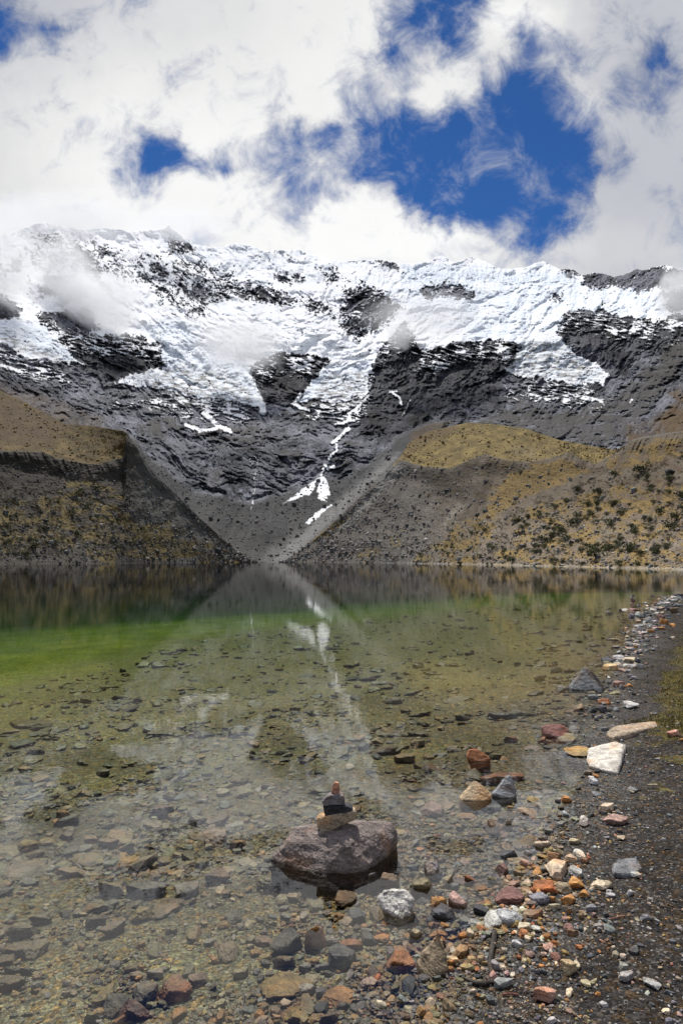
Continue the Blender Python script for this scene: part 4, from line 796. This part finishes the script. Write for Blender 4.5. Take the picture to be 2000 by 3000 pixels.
profile_stone([(1103,2628),(1112,2607),(1130,2612),(1161,2603),(1197,2611),(1213,2648),(1202,2673),(1171,2692),(1126,2660)], 'white', .13, 'large rough white quartz stone in front of the cairn to the right', colr=(.58,.55,.50), noise=.009, ns=11)
profile_stone([(1366,2215),(1372,2196),(1394,2191),(1420,2207),(1436,2222),(1420,2232),(1389,2229)], 'rust', .10, 'wet brick red stone standing out of the shallow water by itself')
profile_stone([(1587,2130),(1606,2121),(1644,2122),(1668,2140),(1657,2156),(1630,2162),(1597,2148)], 'maroon', .16, 'rounded maroon stone breaking the surface near the right shore', colr=(.26,.13,.11))
# the small cairn on the far bend
base_ = at_plane(1852, 1783, 0); yb = base_[1]+.15
for i, (u, v, wpx, hpx, key, lab) in enumerate([(1852,1772,17,12,'pink','pink block at the bottom of the small far cairn'),(1853,1760,17,12,'maroon','dark maroon stone in the middle of the small far cairn'),
        (1851,1750.5,11,8,'pale','pale stone near the top of the small far cairn'),(1853,1744.5,7,5,'dark','tiny dark stone on top of the small far cairn')]):
    rg = np.random.default_rng(900+i); V, Fc = facet(3, 8, rg, .04, .03); k = yb/F
    P = at_depth(u, v, yb); o = stone_obj('stacked_stone', V*np.array([wpx*k/2, wpx*k*.4, hpx*k/2*1.12]), Fc, tuple(P), key); tag(o, lab, 'stone', 'stones stacked into the far cairn')
# lone dark boulder on the left shore of the lake, and the pale one on the right shore
for (u, v, wpx, hpx, key, Hh, lab) in [(636,1618,26,20,'black',HL,'lone black boulder on the slope above the left lake shore'),(1568,1655,30,10,'pale',HR,'pale flat boulder on the shore under the right slope'),(150,1592,22,13,'pale',HL,'pale grey boulder low on the left slope'),(1243,1538,12,9,'dark',HR,'dark boulder on the bare left part of the right slope'),(1710,1543,10,8,'white',HR,'white boulder on a grassy patch of the right slope'),(1960,1390,38,20,'black',HR,'dark rock outcrop high on the right slope')]:
    P = hill_point(Hh, u, v); k = P.y/F; rg = np.random.default_rng(int(u)); V, Fc = facet(3, 9, rg, .05, .05)
    o = stone_obj('boulder', V*np.array([wpx*k/2, wpx*k*.45, hpx*k/2*1.1]), Fc, (P.x, P.y, P.z+hpx*k*.15), key); tag(o, lab, 'boulder')

# ---------------- countless pebbles and flat stones: one mesh each
def scatter_mesh(name, pos, size, cols, mat, label=None, flat=.4, seed=1, sub=2, K=(7, 11), nproto=14, sink=.3, dirx=0.0):
    rg = np.random.default_rng(seed); protos = [facet(sub, int(rg.integers(*K)), rg, .0, .0) for _ in range(nproto)]
    n = len(pos); pid = rg.integers(0, nproto, n); VV = []; FF = []; CC = []; off = 0
    for k in range(nproto):
        ix = np.where(pid == k)[0]
        if not len(ix): continue
        V, Fc = protos[k]; m = len(ix)
        sx = size[ix]*.5; sy = sx*rg.uniform(.55, 1.1, m); sz = sx*(flat[ix] if isinstance(flat, np.ndarray) else flat)*rg.uniform(.6, 1.4, m)
        A = V[None]*np.stack([sx, sy, sz], -1)[:, None, :]
        tx = rg.normal(0, .16, m)[:, None]; c_, s_ = np.cos(tx), np.sin(tx)
        A = np.stack([A[..., 0], A[..., 1]*c_-A[..., 2]*s_, A[..., 1]*s_+A[..., 2]*c_], -1)
        ty = rg.normal(0, .16, m)[:, None]; c_, s_ = np.cos(ty), np.sin(ty)
        A = np.stack([A[..., 0]*c_+A[..., 2]*s_, A[..., 1], -A[..., 0]*s_+A[..., 2]*c_], -1)
        rz = rg.uniform(0, 6.283, m)[:, None]; c_, s_ = np.cos(rz), np.sin(rz)
        A = np.stack([A[..., 0]*c_-A[..., 1]*s_, A[..., 0]*s_+A[..., 1]*c_, A[..., 2]], -1)
        P = pos[ix].copy(); P[:, 2] += sz*(1-2*sink); A = A + P[:, None, :]
        VV.append(A.reshape(-1, 3)); FF.append((Fc[None] + (np.arange(m)*len(V))[:, None, None] + off).reshape(-1, 3)); CC.append(np.repeat(cols[ix], len(V), 0)); off += m*len(V)
    o = mesh_np(name, np.concatenate(VV), np.concatenate(FF), mat, np.concatenate(CC), smooth=False)
    tag(o, label, None, None, 'stuff'); return o
def pick(n, table, rg, jit=.25):
    keys = list(table); pr = np.array([table[k] for k in keys], float); pr /= pr.sum(); ids = rg.choice(len(keys), n, p=pr)
    c = np.array([PAL[k] for k in keys])[ids]
    if 'olive' in table: c = .66*c + .34*np.array([.21,.175,.095])
    c = c*rg.uniform(1-jit, 1+jit, n)[:, None]*(1+rg.normal(0, .05, (n, 3))); return np.clip(c, .01, .8)
def near_points(n, ur, vr, rg, cond=None):
    u = rg.uniform(*ur, n); v = rg.uniform(*vr, n); x, y = at_plane(u, v, 0.0)
    for _ in range(6):
        z = height(x, y); z = np.clip(z, -1.2, 3); a, q, s = ray(u, v); t_ = (z-H)/s; x = .5*x+.5*a*t_; y = .5*y+.5*q*t_
    z = height(x, y); d = pdist(x, y, SHW); s_ = np.where(inpoly(x, y, LAND), d, -d); dd = np.where(inpoly(x, y, DEEP), pdist(x, y, DRW), 0)
    return u, v, np.stack([x, y, z], -1), s_, dd
def keep_off(P, size, pad=.7):
    k = np.ones(len(P), bool)
    for (x, y, r_) in placed: k &= np.hypot(P[:,0]-x, P[:,1]-y) > r_*pad
    return k
TU = dict(grey=3, dark=1.6, olive=3.6, ochre=3, tan=3, brown=2, pale=1, orange=.7, maroon=.4)
TS = dict(grey=4, dark=4, pale=2, white=.9, tan=1.6, ochre=.8, orange=.5, brown=1, pink=.6)
rg = np.random.default_rng(5)
# under water, mid distance: flat slates
u, v, P, s_, dd = near_points(16000, (-120, 2000), (1775, 2560), rg)
clump = fbm(P[:,0]/.9, P[:,1]/.9, 801, 3); dist = np.hypot(P[:,0], P[:,1])
k = (s_ < -.12) & (dd < 1.5) & (rg.random(len(u)) < np.clip(.42+1.5*clump, .06, 1))
P, dist = P[k], dist[k]; size = rg.lognormal(math.log(.026), .60, len(P))*(1+dist/6.5); size = np.clip(size, .012, .34)
fm_ = (.35*np.clip((dist-4)/6, 0, 1))[:, None]
scatter_mesh('lakebed_slate_stones', P, size, pick(len(P), TU, rg)*(1-fm_)+np.array([.155,.142,.095])*fm_, m_peb, 'countless flat slaty stones scattered on the lake bed', .26, 31, 2)
# near shallows: pebbles of every size
u, v, P, s_, dd = near_points(24000, (-120, 1700), (2380, 3080), rg)
clump = fbm(P[:,0]/.35, P[:,1]/.35, 802, 4); k = (s_ < .05) & (rg.random(len(u)) < np.clip(.55+1.3*clump+.5*(P[:,0] > -.2)-.45*(P[:,0] < -.35), .10, 1))
P = P[k]; size = np.clip(rg.lognormal(math.log(.0135), .62, len(P))*(1+.25*(P[:,1]-2.4)), .006, .065); k2 = keep_off(P, size); P, size = P[k2], size[k2]
scatter_mesh('shallow_water_pebbles', P, size, pick(len(P), dict(TU, orange=1.2, tan=2.6, pale=1.2, cream=.7), rg), m_peb, 'countless pebbles on the bed of the near shallows', .48, 32, 2)
# dark gravel bank: small pale chips
u, v, P, s_, dd = near_points(25000, (1100, 2150), (1990, 3080), rg)
k = (s_ > -.06) & (rg.random(len(u)) < np.clip(1.05-.9*s_, .20, 1)*np.clip(.6+fbm(P[:,0]/.3, P[:,1]/.3, 803, 3), .2, 1)); P, ss = P[k], s_[k]
size = np.clip(rg.lognormal(math.log(.0072), .58, len(P))*(1+.22*np.maximum(0, P[:,1]-2.5)), .004, .06); k2 = keep_off(P, size); P, size = P[k2], size[k2]
CH = (P, size); scatter_mesh('gravel_chips', P, size, pick(len(P), TS, rg)*.72, m_peb, 'countless small pale chips on the dark gravel bank', .5, 33, 1)
# the loose pile of warm coloured stones where water meets gravel
n = 2600; u = rg.normal(1430, 230, n); v = rg.normal(2660, 150, n) + (u-1430)*-.25; x, y = at_plane(u, v, 0.0); z = height(x, y); P = np.stack([x, y, z], -1)
k = (rg.random(n) < np.clip(.55+1.2*fbm(x/.3, y/.3, 806, 3), .08, 1)) & (v < 2990) & (v > 2380) & (u < 1790); P = P[k]; size = np.clip(rg.lognormal(math.log(.021), .45, len(P)), .010, .055); k2 = keep_off(P, size, .8); P, size = P[k2], size[k2]
scatter_mesh('waterline_stones', P, size, pick(len(P), dict(orange=2.2, tan=3, ochre=2, cream=2, pale=2.2, grey=2, pink=1.6, rust=1.6, brown=1.5, dark=1.2), rg), m_peb, 'loose warm coloured stones heaped where water meets gravel', .62, 36, 2, sink=.25)
# strip of stones along the far bend of the shore
i_ = rg.integers(3, 22, 3200); f_ = rg.random(3200); W_ = np.array(SHW); A_ = W_[i_]*(1-f_[:,None]) + W_[i_+1]*f_[:,None]
dr = np.hypot(A_[:,0], A_[:,1]); A_ = A_ + rg.normal(0, 1, (3200, 2))*(.05+.013*dr)[:, None] + np.array([.02, 0])
zz_ = height(A_[:,0], A_[:,1]); P = np.concatenate([A_, zz_[:, None]], 1); kk = rg.random(3200) < np.clip((dr-6)/16, .07, .8); P, dr = P[kk], dr[kk]
size = np.clip(rg.lognormal(math.log(.034), .55, len(P))*(.5+dr/13), .012, .30)
scatter_mesh('shoreline_stones', P, size, pick(len(P), dict(grey=5, pale=2.5, white=.8, tan=1.2, dark=3, pink=.6, orange=.3), rg), m_peb, 'countless pale stones strewn along the bend of the shore', .55, 34, 2, sink=.25)

# hill rubble
def hill_scatter(Hh, n, rg, cond):
    nr, nc = Hh['V'].shape; j = rg.integers(2, 226, n); wgt = (Hh['U'] > -60) & (Hh['U'] < 2060); ci = np.where(wgt)[0]; i = ci[rg.integers(0, len(ci), n)]
    P = Hh['P'][j, i]; u = Hh['U'][i]; v = Hh['V'][j, i]; keep = rg.random(n) < cond(u, v); return P[keep], u[keep], v[keep]
rg = np.random.default_rng(8)
for Hh, nm, n, sd_ in ((HL, 'left', 9000, 41), (HR, 'right', 13000, 42)):
    cl_ = lambda u, v: np.clip(.18 + 1.6*fbm(u/30, v/20, 820+sd_, 4) + .5*(v-1500)/150, .02, 1)*(v > 1370)
    P, uu, vv = hill_scatter(Hh, n, rg, cl_)
    tone = .55 if nm == 'left' else .9
    size = np.clip(rg.lognormal(math.log(.55), .5, len(P))*P[:,1]/220, .25, 3.2)
    scatter_mesh('slope_rubble', P.astype(float), size, pick(len(P), dict(grey=4, pale=2.2, dark=3, white=.5, brown=1), rg, .3)*tone, m_peb, f'grey rubble strewn over the {nm} moraine slope', .65, sd_, 1, sink=.3)

# bunch grass and stones on the flat moraine tops
for Hh, nm, n, sd_ in ((HL, 'left', 1900, 43), (HR, 'right', 2300, 44)):
    rg = np.random.default_rng(sd_); nr, nc = Hh['V'].shape; j = rg.integers(228, nr-4, n); wgt = np.where((Hh['U'] > -60) & (Hh['U'] < 1830) & ((Hh['U'] < 368) | (Hh['U'] > 1180)))[0]; i = wgt[rg.integers(0, len(wgt), n)]
    P = Hh['P'][j, i].astype(float); k = rg.random(n) < np.clip(.5+1.5*fbm(Hh['U'][i]/40, Hh['V'][j, i]/12, sd_, 4), .05, 1); P = P[k]
    scatter_mesh('bunch_grass', P, np.clip(rg.lognormal(math.log(.9), .45, len(P)), .3, 3)*P[:,1]/500, np.clip(pick(len(P), dict(ochre=3, brown=2, dark=.6, grey=.5), rg, .35)*np.array([.52,.50,.34]), .01, .5), m_peb, f'bunch grass and stones dotted over the flat top of the {nm} moraine', .7, sd_, 1, sink=.35)

# ---------------- shrubs on the right slope
def mat_leaf():
    m, t, b = mat_base('shrub_leaves', .7); oi = N(t, 'ShaderNodeObjectInfo'); a = N(t, 'ShaderNodeAttribute', attribute_name='tint')
    f = M(t, 'MULTIPLY_ADD', oi.outputs['Random'], .7, .65); vs = N(t, 'ShaderNodeVectorMath', operation='SCALE'); t.links.new(a.outputs['Color'], vs.inputs[0]); t.links.new(f, vs.inputs['Scale']); t.links.new(vs.outputs[0], b.inputs['Base Color']); return m
m_leaf = mat_leaf()
def shrub_arrays(rg, n=240):
    blobs = rg.uniform(-.33, .33, (7, 3))*[1, 1, .5] + [0, 0, .42]; br_ = rg.uniform(.18, .34, 7)
    b = rg.integers(0, 7, n); d = rg.normal(size=(n, 3)); d /= np.linalg.norm(d, axis=1)[:, None]; c = blobs[b] + d*(br_[b]*rg.uniform(.6, 1.05, n))[:, None]; c[:, 2] = np.maximum(c[:, 2], .03)
    e1 = rg.normal(size=(n, 3)); e1 /= np.linalg.norm(e1, axis=1)[:, None]; e2 = np.cross(e1, d+.1*rg.normal(size=(n, 3))); e2 /= np.linalg.norm(e2, axis=1)[:, None]+1e-6; s = rg.uniform(.035, .085, n)[:, None]
    V = np.stack([c-e1*s, c+e2*s*.7, c+e1*s, c-e2*s*.7], 1).reshape(-1, 3); Fq = np.arange(n*4).reshape(n, 4)
    base = np.array([.072, .078, .034]); C = np.repeat(base*rg.uniform(.6, 1.6, (n, 1))*[1, 1, 1] + rg.uniform(0, .012, (n, 1))*[1, .8, .2], 4, 0)
    st = []; sf = []
    for k in range(4):
        a_ = rg.uniform(0, 6.28); p1 = np.array([.22*math.cos(a_), .22*math.sin(a_), .45]); o_ = len(st)*1
        q = [np.array([.03, 0, 0]), np.array([-.02, .03, 0]), p1+[.01, 0, 0], p1-[.01, 0, 0]]; st.append(q)
    SV = np.array(st).reshape(-1, 3); SF = np.arange(len(SV)).reshape(-1, 4)[:, [0, 1, 3, 2]] + len(V)
    return np.concatenate([V, SV]), np.concatenate([Fq, SF]), np.concatenate([C, np.tile([.05, .04, .03], (len(SV), 1))])
rg = np.random.default_rng(77); sproto = []
for k in range(6):
    V, Fq, C = shrub_arrays(rg); o = mesh_np('shrub', V, Fq, m_leaf, C, smooth=False); sproto.append(o)
cand = []
rgs = np.random.default_rng(19)
BIG = [(1880,1370,38),(1800,1385,22),(1960,1400,26),(1755,1440,20),(1690,1430,22),(1745,1620,44),(1770,1600,30),(1655,1575,24),(1845,1605,30),(1860,1560,22),(1800,1470,20),(1785,1530,26),(1820,1500,24),(1900,1520,24),(1640,1550,26),(1615,1565,28),(1600,1580,26),(1670,1530,26),(1690,1510,24),
       (1980,1510,34),(1960,1540,30),(1930,1500,24),(1720,1475,22),(1750,1470,16),(1800,1600,24),(1875,1620,26),(1920,1615,24),(1500,1640,22),(1480,1630,16),(1440,1600,24),(1310,1620,14),(1590,1600,20),(1700,1610,18),(1850,1540,20),(1625,1480,24),(1660,1465,20),(1580,1500,16),(1990,1450,30),(1950,1600,22),(1380,1560,16),(1420,1550,14),
       (230,1440,26),(280,1430,18),(225,1560,24),(210,1500,18),(100,1600,26),(160,1590,20),(340,1600,16),(60,1580,18),(130,1545,20),(260,1480,16),(330,1530,14),(75,1620,22),(20,1590,20)]
for u, v, s in BIG: cand.append((u, v, s*1.1, HR if u > 900 else HL))
while len(cand) < 298:
    left = rgs.random() < .14
    if left: u, v = rgs.uniform(-20, 520), rgs.uniform(1400, 1635)
    else: u, v = rgs.uniform(1180, 2020), rgs.uniform(1330, 1655)
    if not left:
        if v < 1660-(u-1100)*.36: continue
        if pn(u/50., v/30., 5) < -.1+.3*rgs.random(): continue
    elif v < 1400+(u*.35): continue
    cand.append((u, v, rgs.uniform(7, 17)*(.8+.4*(u > 1500)), HL if left else HR))
parts = {}
for k in range(6):
    me = sproto[k].data; nf = len(me.polygons); bmx = bmesh.new(); bmx.from_mesh(me); bmx.faces.ensure_lookup_table()
    b2 = bmx.copy(); b2.faces.ensure_lookup_table(); fol = [f for f in bmx.faces if f.index >= nf-4]; bmesh.ops.delete(bmx, geom=fol, context='FACES')
    st_ = [f for f in b2.faces if f.index < nf-4]; bmesh.ops.delete(b2, geom=st_, context='FACES')
    m1 = me.copy(); bmx.to_mesh(m1); m2 = me.copy(); b2.to_mesh(m2); bmx.free(); b2.free(); parts[k] = (m1, m2)
for i, (u, v, s, Hh) in enumerate(cand):
    side_ = 'left' if Hh is HL else 'right'
    P = hill_point(Hh, u, v + s*.35); k = P.length/F
    if i < len(BIG):
        o = bpy.data.objects.new('shrub', None); COL.objects.link(o); o.empty_display_size = .3
        for nm, me in zip(('foliage', 'stems'), parts[i % 6]): ch = bpy.data.objects.new(nm, me); COL.objects.link(ch); ch.parent = o
        tag(o, f'large dark green bush on the {side_} moraine slope above the lake', 'shrub', f'large bushes on the {side_} moraine slope')
    else:
        r_ = i-len(BIG); o = sproto[r_] if r_ < 6 else sproto[int(rgs.integers(6))].copy()
        if r_ >= 6: COL.objects.link(o)
        tag(o, f'small dark green shrub on the {side_} moraine slope above the lake', 'shrub', f'small shrubs on the {side_} moraine slope')
    o.location = P - Vector((0, 0, .08)); sc = s*k*1.15; o.scale = (sc*rgs.uniform(.95, 1.3), sc, sc*rgs.uniform(.8, 1.1)); o.rotation_euler = (0, 0, rgs.uniform(0, 6.28))

# ---------------- scrub too small and dense to count
rg = np.random.default_rng(91); SV, SF, SC = shrub_arrays(rg, 60); VV = []; FF = []; CC = []; off = 0; nn = 0
while nn < 2600:
    left = rg.random() < .2
    if left: u, v, Hh = rg.uniform(-30, 700), rg.uniform(1390, 1640), HL
    else: u, v, Hh = rg.uniform(950, 2040), rg.uniform(1320, 1656), HR
    if (left and v < 1390+u*.38) or (not left and (v < 1668-(u-1000)*.36 or pn(u/45., v/26., 15) < -.05+.4*rg.random())): continue
    P = hill_point(Hh, u, v); k = P.length/F; sc = rg.uniform(3.5, 11)*k
    a_ = rg.uniform(0, 6.28); c_, s_ = math.cos(a_), math.sin(a_); W = SV*sc*[1.3, 1.3, .8]
    W = np.stack([W[:,0]*c_-W[:,1]*s_, W[:,0]*s_+W[:,1]*c_, W[:,2]], -1) + np.array(P)
    VV.append(W); FF.append(SF+off); CC.append(SC*rg.uniform(.6, 1.5)*np.array([1+.5*rg.random(), 1, .9])); off += len(SV); nn += 1
tag(mesh_np('low_scrub', np.concatenate(VV), np.concatenate(FF), m_leaf, np.concatenate(CC), smooth=False), 'low scrub dotted thickly over both moraine slopes', None, None, 'stuff')
# blocks fallen on the scree basin at the head of the lake
n = 2600; jj = rg.integers(0, nrA-1, n*3); ii = np.where((Ufull > 380) & (Ufull < 1150))[0]; ii = ii[rg.integers(0, len(ii), n*3)]
ok = tal[jj, ii] > .6; jj, ii = jj[ok][:n], ii[ok][:n]; P = PA[jj+2, ii]
scatter_mesh('scree_blocks', P.astype(float), np.clip(rg.lognormal(math.log(1.3), .55, len(P)), .5, 6)*P[:,1]/700, pick(len(P), dict(grey=3, dark=4, pale=1), rg, .3)*.6, m_peb, 'fallen rock blocks scattered over the grey scree basin', .7, 61, 1)

# ---------------- drift wood and twigs
def tube(name, pts, rad, color, label, cat, nseg=7):
    pts = [Vector(p) for p in pts]; V = []; n = len(pts)
    for i, p in enumerate(pts):
        tgt = (pts[min(i+1, n-1)]-pts[max(i-1, 0)]).normalized(); a = tgt.orthogonal().normalized(); b = tgt.cross(a); r_ = rad[i] if isinstance(rad, (list, tuple)) else rad
        for k in range(nseg):
            q = 2*math.pi*k/nseg; V.append(p + (a*math.cos(q)+b*math.sin(q))*r_*(1+.18*math.sin(3*q+i)))
    Fq = [[i*nseg+k, i*nseg+(k+1) % nseg, (i+1)*nseg+(k+1) % nseg, (i+1)*nseg+k] for i in range(n-1) for k in range(nseg)]
    o = mesh_np(name, np.array([v[:] for v in V]), np.array(Fq), m_stone, smooth=True); o.color = (*color, 1); tag(o, label, cat); return o
def on_ground(P2, lift=.006): return [Vector((*hit(u, v)[:2], hit(u, v).z+lift)) for u, v in P2]
tube('branch', on_ground([(1448,2735),(1444,2765),(1438,2800),(1434,2830),(1440,2860),(1436,2885),(1420,2892),(1395,2888),(1370,2880),(1345,2868)], .010), [.012,.012,.011,.010,.009,.010,.009,.008,.006,.004], (.060,.050,.042), 'dark crooked branch half sunk in the gravel at the waterline', 'branch')
tube('twig', on_ground([(1783,2697),(1800,2692),(1828,2687)], .006), .0025, (.30,.15,.09), 'thin reddish twig lying on the gravel bank', 'twig')
tube('twig', on_ground([(1770,2685),(1800,2684),(1822,2689)], .007), .0018, (.22,.12,.08), 'second reddish twig crossing the first on the gravel bank', 'twig')
tube('twig', on_ground([(1470,2920),(1495,2917),(1517,2920)], .007), .0035, (.22,.08,.06), 'short dark red twig on the gravel near the bottom edge', 'twig')
tube('twig', on_ground([(1659,2965),(1680,2973),(1700,2987)], .005), .0016, (.45,.40,.30), 'pale dry grass stalk on the gravel at the bottom', 'twig')
tube('twig', on_ground([(1208,2830),(1222,2855),(1238,2866),(1262,2868)], .01), .003, (.42,.33,.18), 'pale curved twig at the foot of the pointed brown stone', 'twig')
tube('twig', on_ground([(716,2925),(714,2950),(722,2985)], .012), .003, (.10,.075,.05), 'thin dark twig on the lake bed at the bottom', 'twig')

# ---------------- short grass and moss on the bank
rg = np.random.default_rng(55)
u, v, P, s_, dd = near_points(26000, (1800, 2140), (1790, 2170), rg)
mo_ = fbm(P[:,0]/.5, P[:,1]/.5, 725, 4, .6); k = (s_ > .25) & (mo_ + .35*sstep(.3, .9, s_) > .08+.25*rg.random(len(u))); P = P[k]; n = len(P)
hgt_ = rg.uniform(.008, .028, n); a_ = rg.uniform(0, 6.28, n); dx = np.cos(a_); dy = np.sin(a_); wd_ = .0016+.0003*P[:,1]
b0 = P + np.stack([dx*wd_, dy*wd_, -.002+0*dx], -1); b1 = P - np.stack([dx*wd_, dy*wd_, .002+0*dx], -1); tp = P + np.stack([rg.normal(0, .008, n), rg.normal(0, .008, n), hgt_], -1)
gv = lerp(col(.070,.062,.020), col(.19,.165,.05), rg.random(n))
m_gr = mat_far('bank_grass', 3, 9, .3, 0, .01)
tag(mesh_np('bank_grass', np.stack([b0, b1, tp], 1).reshape(-1, 3), np.arange(n*3).reshape(n, 3), m_gr, np.repeat(gv, 3, 0), smooth=False), 'short yellow green grass and moss on the bank', None, None, 'stuff')

# ---------------- drifting mist in front of the mountain
def mist(name, u, v, ru, rv, dist, tau, seed, label):
    a, y, q = ray(u, v); P = Vector((a/y*dist, dist, H+q/y*dist)); k = dist/F; rd = min(ru, 110)*k
    m = bpy.data.materials.new('mist_volume'); m.use_nodes = True; t = m.node_tree; t.nodes.clear()
    tc = N(t, 'ShaderNodeTexCoord'); ln = N(t, 'ShaderNodeVectorMath', operation='LENGTH'); t.links.new(tc.outputs['Object'], ln.inputs[0])
    nz_ = N(t, 'ShaderNodeTexNoise', noise_dimensions='4D', inp={'W': float(seed), 'Scale': 2.1, 'Detail': 6.0, 'Roughness': .62, 'Distortion': .5}); t.links.new(tc.outputs['Object'], nz_.inputs['Vector'])
    f = M(t, 'SUBTRACT', 1.0, ln.outputs['Value'], clamp=True); f = M(t, 'MULTIPLY_ADD', M(t, 'SUBTRACT', nz_.outputs[0], .5), 2.9, M(t, 'MULTIPLY', f, 1.6))
    f = M(t, 'MULTIPLY', SM(t, f, .12, .95), SM(t, ln.outputs['Value'], 1.0, .45))
    sc = N(t, 'ShaderNodeVolumeScatter', inp={'Color': (1, 1, 1, 1), 'Anisotropy': 0.0}); t.links.new(M(t, 'MULTIPLY', f, tau/rd), sc.inputs['Density'])
    mo = N(t, 'ShaderNodeOutputMaterial'); t.links.new(sc.outputs[0], mo.inputs[1])
    V, Fc = ico(3); o = mesh_np(name, V, Fc, m); o.scale = (ru*k, rd, rv*k); o.location = P; tag(o, label, None, None, 'stuff')
for a in [('mist', 270, 900, 230, 180, 1700, 1.9, 1, 'white cloud wisp drifting before the left rock face'), ('mist', 190, 800, 150, 170, 1800, 1.3, 11, 'thin tail of cloud rising along the left ridge'),
          ('mist', 700, 1015, 190, 120, 1600, 1.6, 2, 'white cloud wisp drifting above the middle glacier'),
          ('mist', -60, 760, 300, 300, 1450, 1.3, 3, 'cloud veiling the upper left of the mountain'), ('mist', 170, 640, 420, 110, 2350, .8, 4, 'cloud resting on the upper left crest'),
          ('mist', 530, 660, 230, 70, 2650, .9, 5, 'cloud touching the middle of the left crest'), ('mist', 1250, 930, 260, 100, 1650, .7, 6, 'thin mist over the middle snow field'),
          ('mist', 1170, 985, 60, 60, 1550, 1.2, 7, 'small wisp on the rock spine below the snow field'), ('mist', 1980, 860, 90, 110, 1150, 1.8, 8, 'faint wisp before the dark crest at the right')]:
    mist(*a)
scene.cycles.volume_max_steps = 48; scene.cycles.volume_step_rate = 2.0
